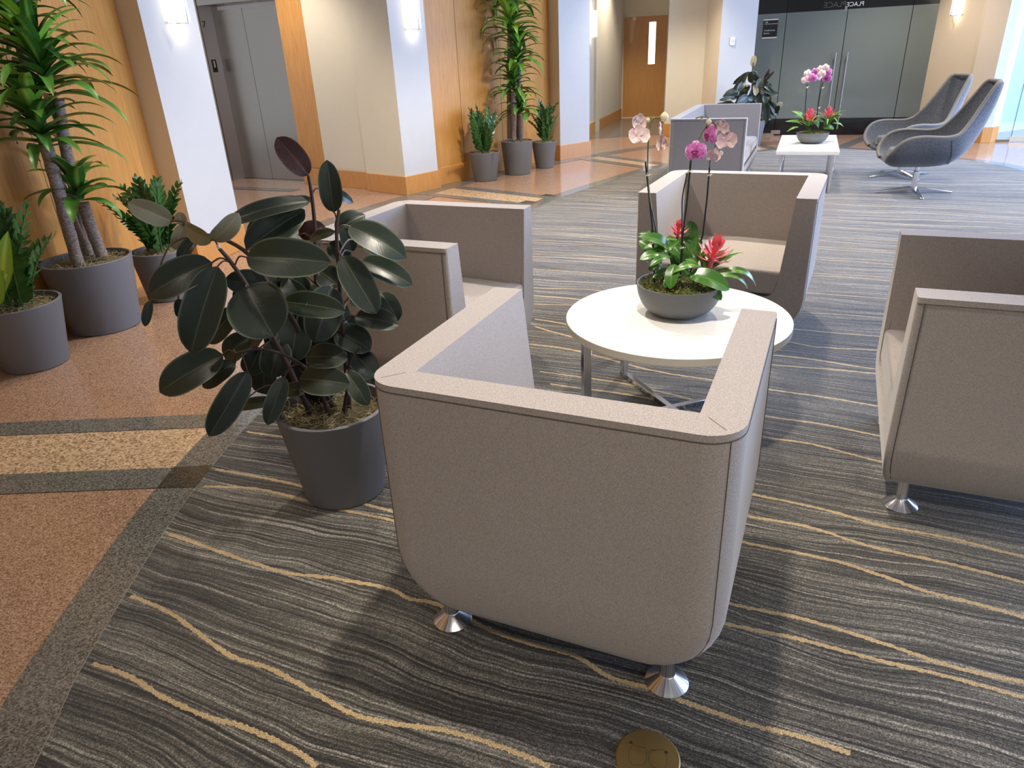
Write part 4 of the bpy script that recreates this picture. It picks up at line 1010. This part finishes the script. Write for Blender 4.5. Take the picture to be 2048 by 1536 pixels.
# ------------------------------------------------------------------ rubber plant (far, beside the white column)
FX, FY = 4.02, 11.75
rub2 = thing('rubber_plant', 'dark-leaved potted rubber plant in the background behind the grey sofa', 'potted plant', (FX, FY, 0))
rnd = random.Random(11); make_pot(rub2, .15, .20, .36, rnd)
ORG2 = Vector((FX, FY, 0))
def qf(x, y, dy=0): return atY(1230+x/4.357, 100+y/4.357, FY+dy)-ORG2
mb = MB()
for pts in ([(1190, 480), (1200, 300), (1195, 200), (1205, 110)], [(1240, 500), (1270, 350), (1300, 250)], [(1150, 500), (1080, 400), (1040, 330)]):
    P = [Vector((rnd.uniform(-.04, .04), rnd.uniform(-.04, .04), .33))]+[qf(*p) for p in pts]; mb.tube(catmull(P, 5), .008, 6)
mb.build('stem', M['stem_brown'], rub2)
LF = [(1195,150,1215,45,50,'k'),(1180,190,1025,300,44,'d'),(1110,330,948,392,55,'k'),(1060,420,905,440,40,'d'),(1190,240,1230,180,60,'p'),(1100,280,1150,200,55,'d'),
      (1220,300,1225,400,52,'k'),(1150,300,1140,370,70,'p'),(1290,290,1365,320,50,'d'),(1300,250,1348,160,24,'r'),(1310,300,1310,240,35,'d'),(1270,330,1390,380,60,'p'),
      (1160,400,1060,460,70,'d'),(1200,400,1130,480,80,'d'),(1250,400,1290,470,70,'d'),(1290,430,1330,590,70,'d'),(1330,440,1380,540,60,'d'),(1380,520,1460,455,52,'k'),
      (1210,350,1180,450,80,'d'),(1100,350,1050,420,60,'d'),(1250,300,1190,330,60,'p'),(1320,370,1300,460,60,'d'),(1000,445,960,470,40,'d'),(1130,260,1070,340,60,'d'),(1270,250,1240,330,55,'p'),
      (1310,480,1345,600,50,'d'),(1180,480,1240,560,90,'d'),(1080,480,1020,520,80,'d'),(1200,220,1250,260,50,'d')]
LF += [(bx+rnd.uniform(-45, 45), by+rnd.uniform(-10, 60), tx_+rnd.uniform(-45, 45), ty_+rnd.uniform(-10, 60), wd*.9, 'd') for (bx, by, tx_, ty_, wd, k_) in LF[2:] for _ in (0, 1) if by > 230]
for (bx, by, tx_, ty_, wd, kind) in LF:
    dy = rnd.uniform(-.15, .15); b = qf(bx, by, dy*.5); t = qf(tx_, ty_, dy); depth = (b+ORG2-Vector((0, 0, CAMH))).dot(fw); W_ = wd/4.357*depth/FPX
    mb = MB(); leaf_mesh(mb, b, t, W_, (Vector((0, 0, CAMH))-b-ORG2).normalized()+Vector((rnd.uniform(-.5, .5), 0, rnd.uniform(-.2, .5))), bend=.06, fold=.2, nu=8, nv=4)
    mb.build('leaf', {'d': M['rubber_leaf'], 'p': M['rubber_leaf'], 'k': M['rubber_pale'], 'r': M['rubber_red']}[kind], rub2, recalc=False)

# ------------------------------------------------------------------ corn plants
def rosette(root, c, n, L, wd, rnd, young=.25, name='foliage', up=(.1, 1.35), tall=.12, axis=Vector((0, 0, 1))):
    mb = MB()
    for k in range(n):
        u = k/n; a = k*2.399+rnd.uniform(-.3, .3); z = tall*(u-.5)*2
        l = L*rnd.uniform(.75, 1.1)*(1-.25*u); el = up[0]+(up[1]-up[0])*u+rnd.uniform(-.12, .12)
        arch_leaf(mb, Vector(c)+axis*z, (math.cos(a), math.sin(a)), l, wd*rnd.uniform(.8, 1.15), rnd.uniform(1.1, 1.9), el, mi=1 if u > 1-young and rnd.random() < .8 else 0)
    wp, wn_ = WALLP[root.name]
    for i, v in enumerate(mb.v):
        q = Vector(v[:2])+root.location.xy; dd_ = (q-wp).dot(wn_)
        if dd_ < .03: mb.v[i] = (v[0]+wn_.x*(.03-dd_+.004*(i % 5)), v[1]+wn_.y*(.03-dd_+.004*(i % 5)), v[2])
    return mb.build(name, [M['drac_leaf'], M['drac_young']], root, recalc=False)
def cane(root, pts, r, cut=False):
    P = catmull(pts, 6); mb = MB()
    mb.tube(P, [r*(1+.05*math.sin(i*2.1)) for i in range(len(P))], 14); o = mb.build('cane', M['cane'], root)
    if cut: mb = MB(); d = (P[-1]-P[-2]).normalized(); mb.tube([P[-1]-d*.004, P[-1]+d*.006], r*1.02, 14); mb.build('cut_end', M['cut_end'], o)
    return o
WALLP = {}
BX, BY = -2.642, 4.382
dr = thing('corn_plant', 'tall corn plant with thick canes in the large pot by the left wood wall', 'potted plant', (BX, BY, 0))
t_ = (w1e-Vector((-3.60, -1.8))).normalized(); WALLP[dr.name] = (w1e.copy(), Vector((t_.y, -t_.x)))
rnd = random.Random(5); make_pot(dr, .208, .262, .454, rnd)
OB = Vector((BX, BY, 0))
def qb(px, py, dy=0): return atY(px, py, BY+dy)-OB
def onaxis(px, py, dy): return qb(px, py, dy)
cane(dr, [qb(156, 528, -.10), qb(132, 440, -.10), qb(108, 350, -.09), qb(86, 270, -.08)], .036)
cane(dr, [qb(204, 512, .02), qb(182, 455, .02), qb(166, 405, .02)], .036)
cane(dr, [qb(178, 510, .10), qb(150, 380, .12), qb(130, 290, .12), qb(116, 200, .12)], .034, True)
cane(dr, [qb(170, 512, .03), qb(100, 310, .06), qb(50, 120, .06), qb(15, -60, .06), qb(-20, -230, .06)], .033)
rosette(dr, qb(158, 385, .0), 18, .36, .095, rnd, .35, tall=.05)
rosette(dr, qb(78, 255, -.09), 42, .44, .088, rnd, .30, tall=.11)
rosette(dr, qb(86, 140, -.05), 42, .50, .088, rnd, .45, tall=.13)
rosette(dr, qb(28, 60, .05), 38, .46, .080, rnd, .2, tall=.16)
rosette(dr, qb(10, -70, .06), 32, .48, .080, rnd, .2, tall=.16)
EX, EY = .225, 9.93
de = thing('corn_plant', 'tall corn plant between two smaller pots by the middle wood wall', 'potted plant', (EX, EY, 0))
t_ = (w2e-w2s).normalized(); WALLP[de.name] = (w2s.copy(), Vector((t_.y, -t_.x)))
rnd = random.Random(8); make_pot(de, .175, .215, .432, rnd)
OE = Vector((EX, EY, 0))
def qe(px, py, dy=0): return atY(px, py, EY+dy)-OE
cane(de, [qe(1028, 279, -.06), qe(1027, 240, -.06), qe(1026, 185, -.06)], .032)
cane(de, [qe(1041.5, 279, -.02), qe(1041, 232, -.02)], .032)
cane(de, [qe(1019, 277, .06), qe(1018, 180, .06), qe(1020, 60, .04), qe(1020, -30, .03)], .030)
cane(de, [qe(1036, 277, .05), qe(1038, 180, .05), qe(1038, 110, .04)], .026)
rosette(de, qe(1041, 215, -.02), 24, .36, .092, rnd, .5, tall=.09)
rosette(de, qe(1027, 165, -.04), 42, .44, .088, rnd, .3, tall=.14)
rosette(de, qe(1036, 105, .02), 44, .46, .088, rnd, .3, tall=.16)
rosette(de, qe(1020, 45, .02), 50, .54, .095, rnd, .8, tall=.16)
rosette(de, qe(1019, -20, .02), 38, .52, .095, rnd, .8, tall=.16)
# ------------------------------------------------------------------ zz plants
def zz(label, x, y, rb, rt_, h, seed, fr, hmin, hmax, wl=None):
    root = thing('zz_plant', label, 'potted plant', (x, y, 0)); rnd = random.Random(seed); make_pot(root, rb, rt_, h, rnd)
    for k in range(fr):
        a = k*2.399+rnd.uniform(-.4, .4); lean = rnd.uniform(.08, .62) if k > 1 else .05; L = rnd.uniform(hmin, hmax); r0_ = rnd.uniform(.0, rt_*.42)
        b = Vector((r0_*math.cos(a), r0_*math.sin(a), h-.05)); d = Vector((math.cos(a), math.sin(a), 0)); P = []
        nseg = 16
        for i in range(nseg+1):
            u = i/nseg; P.append(b+Vector((0, 0, 1))*L*u*math.cos(lean*.8*u)+d*(L*lean*(u**1.7)*1.15))
        f_ = bpy.data.objects.new('frond', None); C.objects.link(f_); f_.parent = root
        mb = MB(); mb.tube(P, list(np.linspace(.008, .0025, len(P)).tolist()), 6)
        lm = MB(); npair = rnd.randint(9, 11); side0 = Vector((-d.y, d.x, 0)); side0 = Matrix.Rotation(rnd.uniform(-1.5, 1.5), 3, 'Z') @ side0
        for q in range(npair):
            u = .16+.82*q/(npair-1); i = min(nseg-1, int(u*nseg)); c = P[i].lerp(P[i+1], u*nseg-i); ax = (P[i+1]-P[i]).normalized()
            sd = (side0-ax*side0.dot(ax)).normalized(); nr = ax.cross(sd); ll = .118*math.sin(PI*(.22+.68*u))**.6*rnd.uniform(.9, 1.1)*(L/.5)**.5
            for s_ in (-1, 1):
                dir_ = (sd*s_*(.85-.35*u)+ax*(.62+.3*u)+nr*rnd.uniform(-.15, .25)).normalized()
                leaf_mesh(lm, c, c+dir_*ll, ll*.44, nr+ax*.25+Vector((0, 0, .2)), bend=.08, fold=.25, shape='lance', nu=5, nv=4)
        leaf_mesh(lm, P[-1], P[-1]+(P[-1]-P[-2]).normalized()*.07, .03, d, shape='lance', nu=5, nv=4)
        if wl:
            for m_ in (mb, lm):
                for i, v in enumerate(m_.v):
                    dd_ = (Vector((v[0]+x, v[1]+y))-wl[0]).dot(wl[1])
                    if dd_ < .03: m_.v[i] = (v[0]+wl[1].x*(.03-dd_), v[1]+wl[1].y*(.03-dd_), v[2])
        mb.build('stalk', M['zz_stem'], f_); lm.build('leaflets', M['zz_leaf'], f_, recalc=False)
    return root
zl = zz('potted ZZ plant cut off by the left edge of the photo', -2.737, 3.771, .165, .225, .372, 21, 17, .34, .56, WALLP[dr.name])
zz('potted ZZ plant to the right of the leftmost corn plant', -2.46, 4.96, .15, .195, .352, 22, 13, .32, .52, WALLP[dr.name])
zz('potted ZZ plant left of the corn plant by the middle wood wall', -.212, 9.506, .148, .201, .356, 23, 13, .38, .60, WALLP[de.name])
zz('potted ZZ plant right of the corn plant by the middle wood wall', .62, 10.364, .125, .176, .354, 24, 10, .36, .58, WALLP[de.name])

for b_, t_, wd in (((8, 575), (16, 462), 34), ((-6, 590), (24, 532), 26), ((0, 610), (-12, 500), 30)):
    mb = MB(); O_ = zl.location; b3 = atY(*b_, 3.62)-O_; t3 = atY(*t_, 3.60)-O_
    leaf_mesh(mb, b3, t3, wd/FPX*4.0, Vector((.3, -1, .3)), bend=.08, fold=.2, shape='lance', nu=10, nv=4); tag(mb.build('leaf', M['drac_young'], zl, recalc=False), 'yellow-green leaf')
# ------------------------------------------------------------------ orchid bowls
def orchid_flower(parent, c, nrm, size, kind, roll=0, cup=.25):
    """five tepals and a lip, facing nrm"""
    nrm = Vector(nrm).normalized(); up = Vector((0, 0, 1)); up = (up-nrm*up.dot(nrm)).normalized(); rg = up.cross(nrm)
    Rm = Matrix.Rotation(roll, 3, nrm); up = Rm @ up; rg = Rm @ rg
    f = bpy.data.objects.new('flower', None); C.objects.link(f); f.parent = parent
    mb = MB()
    for ang, L, W_, lift in ((90, .50, .46, 0), (215, .50, .44, -.01), (325, .50, .44, -.01), (5, .52, .70, .012), (175, .52, .70, .012)):
        d = rg*math.cos(R_(ang))+up*math.sin(R_(ang))
        b = Vector(c)+nrm*lift*size; leaf_mesh(mb, b, b+(d-nrm*cup*.5+nrm*0).normalized()*L*size, W_*size, nrm, bend=.16*(1 if cup > 0 else 1), fold=-.25, shape='petal', nu=8, nv=6, wave_=.03)
    mb.build('petals', M['petal_pink'] if kind == 'pink' else M['petal_pale'], f, recalc=False)
    if kind == 'pink':
        mb = MB()
        for ang in (240, 270, 300, 200, 340):
            d = rg*math.cos(R_(ang))+up*math.sin(R_(ang)); b = Vector(c)+nrm*.05*size
            leaf_mesh(mb, b, b+(d+nrm*.4).normalized()*size*.2, size*.13, nrm, bend=.2, fold=.3, shape='petal', nu=5, nv=4)
        mb.build('lip', M['petal_lip'], f, recalc=False)
    return f
def brom(parent, base, axis, size, rnd, nleaf=14, leafL=.2, leafs=True):
    r = bpy.data.objects.new('bromeliad', None); C.objects.link(r); r.parent = parent
    axis = Vector(axis).normalized(); base = Vector(base); mb = MB()
    sd = axis.orthogonal().normalized(); bt = axis.cross(sd)
    for k in range(22):
        u = k/22; a = k*2.399; d = sd*math.cos(a)+bt*math.sin(a); b = base+axis*size*(.15+.55*u)
        out = 1.6-1.3*u; leaf_mesh(mb, b, b+(d*out+axis*(.55+.9*u)).normalized()*size*(.74-.34*u), size*.20, axis-d*.3, bend=-.12, fold=.35, shape='lance', nu=6, nv=4)
    mb.tube([base, base+axis*size*.75], [.012*size/.12, .006*size/.12], 8); mb.build('bracts', M['brom_red'], r, recalc=False)
    if leafs:
        mb = MB()
        for k in range(nleaf):
            a = k*2.399+rnd.uniform(-.2, .2); arch_leaf(mb, base-Vector((0, 0, .02)), (math.cos(a), math.sin(a)), leafL*rnd.uniform(.8, 1.15), .026, rnd.uniform(1.3, 2.1), rnd.uniform(.5, 1.1), nu=9)
        mb.build('leaves', M['brom_leaf'], r, recalc=False)
    return r
def bowl_base(root, rt_, rb, h, rnd, moss=True, fine=1.0):
    mb = MB(); prof = [(0, 0), (rb*.8, 0), (rb, .006)]
    for k in range(1, 13):
        a = k/12*PI/2; prof.append((rb+(rt_-rb)*math.sin(a)**.9, .006+(h-.006)*(1-math.cos(a))**.85))
    prof += [(rt_-.006, h), (rt_-.012, h-.02), (rt_*.85, h-.03), (0, h-.03)]
    mb.lathe(prof, 72, cap=False); mb.build('bowl', M['bowl'], root)
    mb = MB(); N = 44; secs = []
    for i in range(14):
        r = (rt_-.014)*(1-i/13); row = []
        for k in range(N):
            a = 2*PI*k/N; z = h-.018+.026*math.sin(PI/2*i/13)+.009*rnd.uniform(-1, 1); rr = r*(1+rnd.uniform(-.03, .03)); row.append((rr*math.cos(a), rr*math.sin(a), z))
        secs.append(row)
    mb.loft(secs, closed=True, cap=False)
    for k in range(int(900*fine)):
        a = rnd.uniform(0, 2*PI); r = (rt_-.012)*rnd.random()**.45; p = Vector((r*math.cos(a), r*math.sin(a), h-.012+.02*(1-r/rt_)+rnd.uniform(0, .012)))
        d = Vector((rnd.uniform(-1, 1), rnd.uniform(-1, 1), rnd.uniform(0, 1.2))).normalized()*.012; mb.tube([p, p+d*.5, p+d+Vector((rnd.uniform(-.004, .004),)*3)], [.0024, .0018, .0006], 3, cap=False, mi=rnd.choice([0, 0, 1]))
    mb.build('green_moss', [M['green_moss'], M['green_moss2']], root, recalc=False)
OX, OY = .728, 2.840
orch = thing('orchid_bowl', 'grey bowl of pink orchids and red bromeliads on the round white table', 'plant bowl', (OX, OY, TZ))
OO = Vector((OX, OY, TZ)); rnd = random.Random(2)
bowl_base(orch, .178, .100, .133, rnd)
def qo(x, y, dy=0): return atY(1240+x/7.877, 210+y/7.877, OY+dy)-OO       # close-up of the flowers
def qg(x, y, dy=0): return atY(1240+x/6.4, 400+y/6.4, OY+dy)-OO           # close-up of the bowl
def mk_spike(pts, stake, ties, buds=()):
    sp_ = bpy.data.objects.new('flower_spike', None); C.objects.link(sp_); sp_.parent = orch
    mb = MB(); mb.tube(catmull(pts, 6), .0028, 6); mb.build('stem', M['orch_stem'], sp_)
    mb = MB(); mb.tube(stake, .0036, 8); mb.build('stake', M['stake'], sp_)
    for t in ties:
        m2 = MB(); t = Vector(t)
        for k in range(3): m2.tube([t+Vector((-.008, 0, .002*k-.002)), t+Vector((0, -.007, .002*k)), t+Vector((.008, .0, .002*k+.001))], .0014, 4)
        m2.tube([t, t+Vector((.014, -.008, .004))], .0012, 4); m2.tube([t, t+Vector((-.006, -.008, .012))], .0012, 4); m2.build('tie', M['tie'], sp_)
    return sp_
zc = .14
s1 = mk_spike([Vector((-.085, .02, zc)), qg(430, 560, .02), qg(400, 150, .02), qo(470, 1450, .01), qo(440, 1100, .01), qo(440, 700, .0), qo(455, 450, .0), qo(480, 290, .0), qo(530, 210, .0), qo(640, 200, .0)],
              [Vector((-.10, .015, .10)), qg(410, 300, .015), qo(400, 890, .015)], [qo(440, 1110, .0), qg(400, 560, .0)])
s2 = mk_spike([Vector((.0, .0, zc)), qg(795, 900, .0), qg(800, 500, .0), qg(850, 0, .0), qo(1090, 1050, .0), qo(1130, 800, .02), qo(1260, 500, .03), qo(1400, 250, .03), qo(1330, 185, .02), qo(1200, 200, .0)],
              [Vector((.0, -.005, .10)), qg(800, 480, -.01), qg(860, 0, -.01), qo(1120, 870, -.01)], [qo(1095, 1050, -.01), qg(790, 615, -.01), qg(800, 1050, -.02)])
s3 = mk_spike([Vector((.05, .05, zc)), qg(1040, 500, .06), qg(1110, 0, .06), qo(1400, 1150, .06), qo(1420, 900, .05), qo(1500, 650, .04), qo(1520, 400, .03), qo(1480, 290, .03), qo(1400, 250, .03)],
              [Vector((.04, .05, .10)), qg(1060, 450, .055), qg(1112, 0, .055), qo(1420, 880, .055)], [qo(1410, 1110, .05), qg(1040, 580, .05)])
for nm, pts in (('extra_stake', [Vector((-.06, .02, .12)), qg(465, 420, .02), qg(385, 0, .02)]), ('extra_stake', [Vector((.01, .02, .12)), qg(795, 300, .02), qo(985, 1450, .02), qo(1060, 1080, .01)])):
    mb = MB(); mb.tube(catmull(pts, 4), .0028, 6); mb.build('plant_stake', M['stake'], orch)
TC = (Vector((0, 0, CAMH))-(OO+Vector((0, 0, .5)))).normalized(); AW = -TC
pp = lambda v: v*(1400/2.9)  # helper kept simple
def fl(sp_, x, y, dia, kind, nrm, roll=0, dy=0):
    c = qo(x, y, dy); depth = (c+OO-Vector((0, 0, CAMH))).dot(fw); orchid_flower(sp_, c, nrm, dia/7.877*depth/FPX, kind, roll)
side = Vector((1, .1, 0))
fl(s1, 300, 270, 265, 'pale', AW*.8+Vector((-.5, 0, .1)), .2); fl(s1, 300, 480, 330, 'pale', AW+Vector((-.3, 0, -.2)), 0, -.02)
fl(s1, 640, 370, 230, 'pale', side+TC*.25, .2, .0); fl(s1, 670, 600, 270, 'pale', side*.8+AW*.3, -.2, .0)
fl(s2, 1190, 730, 330, 'pink', TC+Vector((-.25, 0, 0)), .1, -.03); fl(s2, 1400, 470, 330, 'pink', TC*.45+Vector((-.9, 0, 0)), .0, .01)
fl(s3, 1600, 340, 235, 'pale', AW+Vector((.2, 0, .3)), .3, .03); fl(s3, 1680, 560, 320, 'pale', AW+Vector((.3, 0, -.1)), -.1, .02); fl(s3, 1480, 800, 230, 'pale', side*.4+AW+Vector((0, 0, -.4)), .2, .03)
def bud(sp_, x, y, d, dy=0):
    c = qo(x, y, dy); mb = MB(); r = d/7.877*2.75/FPX/2
    mb.lathe([(0, -r), (r*.6, -r*.8), (r*.95, -r*.1), (r*.8, r*.5), (r*.3, r*1.0), (0, r*1.15)], 14, tuple(c), cap=False); mb.build('bud', M['bud'], sp_)
bud(s1, 700, 190, 140); bud(s1, 440, 240, 70); bud(s2, 1400, 265, 90, .02); bud(s2, 1290, 215, 50, .02); bud(s2, 1205, 205, 45, .01); bud(s3, 1590, 760, 75, .04)
brom(orch, qg(1140, 860, -.02), Vector((.22, -.05, 1)), .135, rnd, 0, .2, False)
brom(orch, qg(735, 520, .06), Vector((.05, 0, 1)), .085, rnd, 0, .2, False)
# orchid and bromeliad leaves: base, tip in the close-up, width, dy base/tip, bend
GL = [(620,700,235,470,150,.02,-.02,.25,'o'),(600,700,250,765,130,-.02,-.06,.15,'o'),(450,680,760,520,90,-.03,-.04,-.1,'o'),(480,760,240,520,160,.04,.05,.2,'o'),
      (700,720,370,500,80,.0,.0,.1,'b'),(640,720,380,850,90,-.05,-.10,.15,'o'),(700,820,640,1140,150,-.06,-.12,.1,'o'),(720,1060,620,820,110,-.06,-.04,.1,'o'),
      (760,900,760,520,210,.02,.03,.05,'o'),(900,560,900,265,170,.08,.10,.08,'o'),(960,820,980,470,120,.04,.05,.1,'o'),(1010,860,660,940,110,-.06,-.10,.25,'b'),
      (880,950,1400,1150,235,-.09,-.14,.10,'o'),(1100,1120,1300,1280,130,-.10,-.14,.1,'o'),(1160,930,1745,1110,85,-.02,-.02,.32,'b'),(1180,960,1640,1140,70,-.05,-.05,.25,'b'),
      (1130,900,1580,670,60,.0,.02,.12,'b'),(1150,880,1470,625,60,.02,.03,.08,'b'),(1100,850,1350,640,70,.04,.05,.2,'b'),(870,900,830,1000,70,-.08,-.1,.1,'b'),
      (820,520,930,640,90,.05,.05,.2,'o'),(560,560,240,430,70,.05,.06,.3,'o'),(740,520,560,500,60,.03,.02,.1,'b'),(940,600,1060,560,50,.05,.06,.1,'b'),
      (650,900,420,1000,90,-.02,-.06,.1,'o'),(980,780,900,620,100,.0,.0,.1,'o'),(1080,900,1010,650,80,.02,.0,.1,'b'),(760,860,880,960,90,-.07,-.1,.2,'b'),(700,640,830,470,80,.04,.04,.1,'o'),
      (430,860,330,780,60,.0,-.02,.1,'b'),(600,640,480,500,60,.03,.03,.1,'b'),(1050,760,1150,560,60,.05,.06,.1,'b')]
GL += [(560,720,300,620,150,.03,.02,.25,'o'),(640,760,420,640,150,.0,-.02,.3,'o'),(820,800,700,600,160,.0,.02,.15,'o'),(900,820,860,560,170,.02,.03,.1,'o'),
       (520,820,420,700,110,.05,.06,.2,'o'),(780,960,560,1120,140,-.05,-.10,.15,'o'),(960,700,1010,480,120,.06,.08,.1,'o'),(1160,880,1400,800,70,.02,.02,.3,'b'),
       (1120,900,1000,760,80,.0,-.02,.2,'b'),(1140,900,1250,700,70,.06,.08,.15,'b'),(700,600,600,470,110,.06,.08,.2,'o'),(1000,860,840,760,90,-.02,-.04,.2,'b'),(560,860,360,900,110,.0,-.03,.2,'o')]
for bx, by, tx_, ty_, wd, d0, d1, bend, k in GL:
    b = qg(bx, by, d0); t = qg(tx_, ty_, d1); W_ = wd*1.2/6.4*2.75/FPX
    mb = MB(); leaf_mesh(mb, b, t, W_, TC*.7+Vector((rnd.uniform(-.2, .2), 0, .8)), bend=bend, fold=.25, nu=12, nv=6, shape='ovate' if k == 'o' else 'lance')
    mb.build('leaf', M['orch_leaf'] if k == 'o' else M['brom_leaf'], orch, recalc=False)
# far orchid bowl
FX2, FY2 = 3.50, 8.21
o2 = thing('orchid_bowl', 'grey bowl of pink orchids and red bromeliads on the far white square tables', 'plant bowl', (FX2, FY2, .435))
OO2 = Vector((FX2, FY2, .435)); rnd = random.Random(4); bowl_base(o2, .171, .095, .112, rnd, fine=.3)
def qh(x, y, dy=0): return atY(1500+x/5.12, y/5.12, FY2+dy)-OO2
def spike2(pts, tiesp):
    s_ = bpy.data.objects.new('flower_spike', None); C.objects.link(s_); s_.parent = o2
    mb = MB(); mb.tube(pts, .005, 6); mb.build('stake', M['stake'], s_)
    for t in tiesp:
        m2 = MB(); m2.lathe([(.008, -.008), (.009, 0), (.008, .008)], 8, tuple(t)); m2.tube([t, t+Vector((.02, -.01, .01))], .003, 4); m2.build('tie', M['tie'], s_)
    return s_
t1 = spike2([qh(570, 1330), qh(565, 1120), qh(585, 860)], [qh(585, 895)]); t2 = spike2([qh(680, 1330), qh(690, 1150), qh(720, 950), qh(750, 840)], [qh(740, 900), qh(705, 1105)])
mb = MB(); mb.tube([qh(670, 1330, .03), qh(700, 1050, .03), qh(735, 800, .03)], .004, 6); mb.build('plant_stake', M['stake'], o2)
for s_, x, y, d, k in ((t1, 595, 755, 70, 'pale'), (t1, 575, 815, 75, 'pale'), (t1, 642, 800, 75, 'pink'), (t1, 662, 738, 65, 'pink'), (t2, 780, 735, 90, 'pink'), (t2, 785, 800, 80, 'pink'), (t2, 730, 755, 70, 'pale'), (t2, 700, 790, 60, 'pale'), (t2, 770, 695, 65, 'pale'), (t2, 720, 705, 55, 'pale')):
    c = qh(x, y, rnd.uniform(-.03, .03)); orchid_flower(s_, c, (Vector((0, 0, CAMH))-c-OO2).normalized()+Vector((rnd.uniform(-.4, .4), 0, 0)), d*1.15/5.12*7.9/FPX, k, rnd.uniform(-.3, .3))
brom(o2, qh(600, 1280, -.02), (0, 0, 1), .17, rnd, 14, .22); brom(o2, qh(795, 1230, .0), (0, 0, 1), .14, rnd, 14, .22)
for bx, by, tx_, ty_, wd, k in ((560,1250,425,1135,60,'b'),(540,1280,360,1245,40,'b'),(500,1300,375,1350,30,'b'),(700,1320,640,1240,70,'o'),(740,1310,860,1320,60,'o'),(650,1260,720,1210,60,'o'),(840,1260,960,1305,25,'b'),(820,1250,945,1165,30,'b'),(620,1330,560,1270,60,'o'),(760,1300,840,1200,60,'o')):
    b = qh(bx, by, 0); t = qh(tx_, ty_, rnd.uniform(-.08, .05)); mb = MB(); leaf_mesh(mb, b, t, wd/5.12*7.9/FPX, TC+Vector((0, 0, .8)), bend=.15, fold=.25, nu=8, nv=4, shape='ovate' if k == 'o' else 'lance')
    mb.build('leaf', M['orch_leaf'] if k == 'o' else M['brom_leaf'], o2, recalc=False)
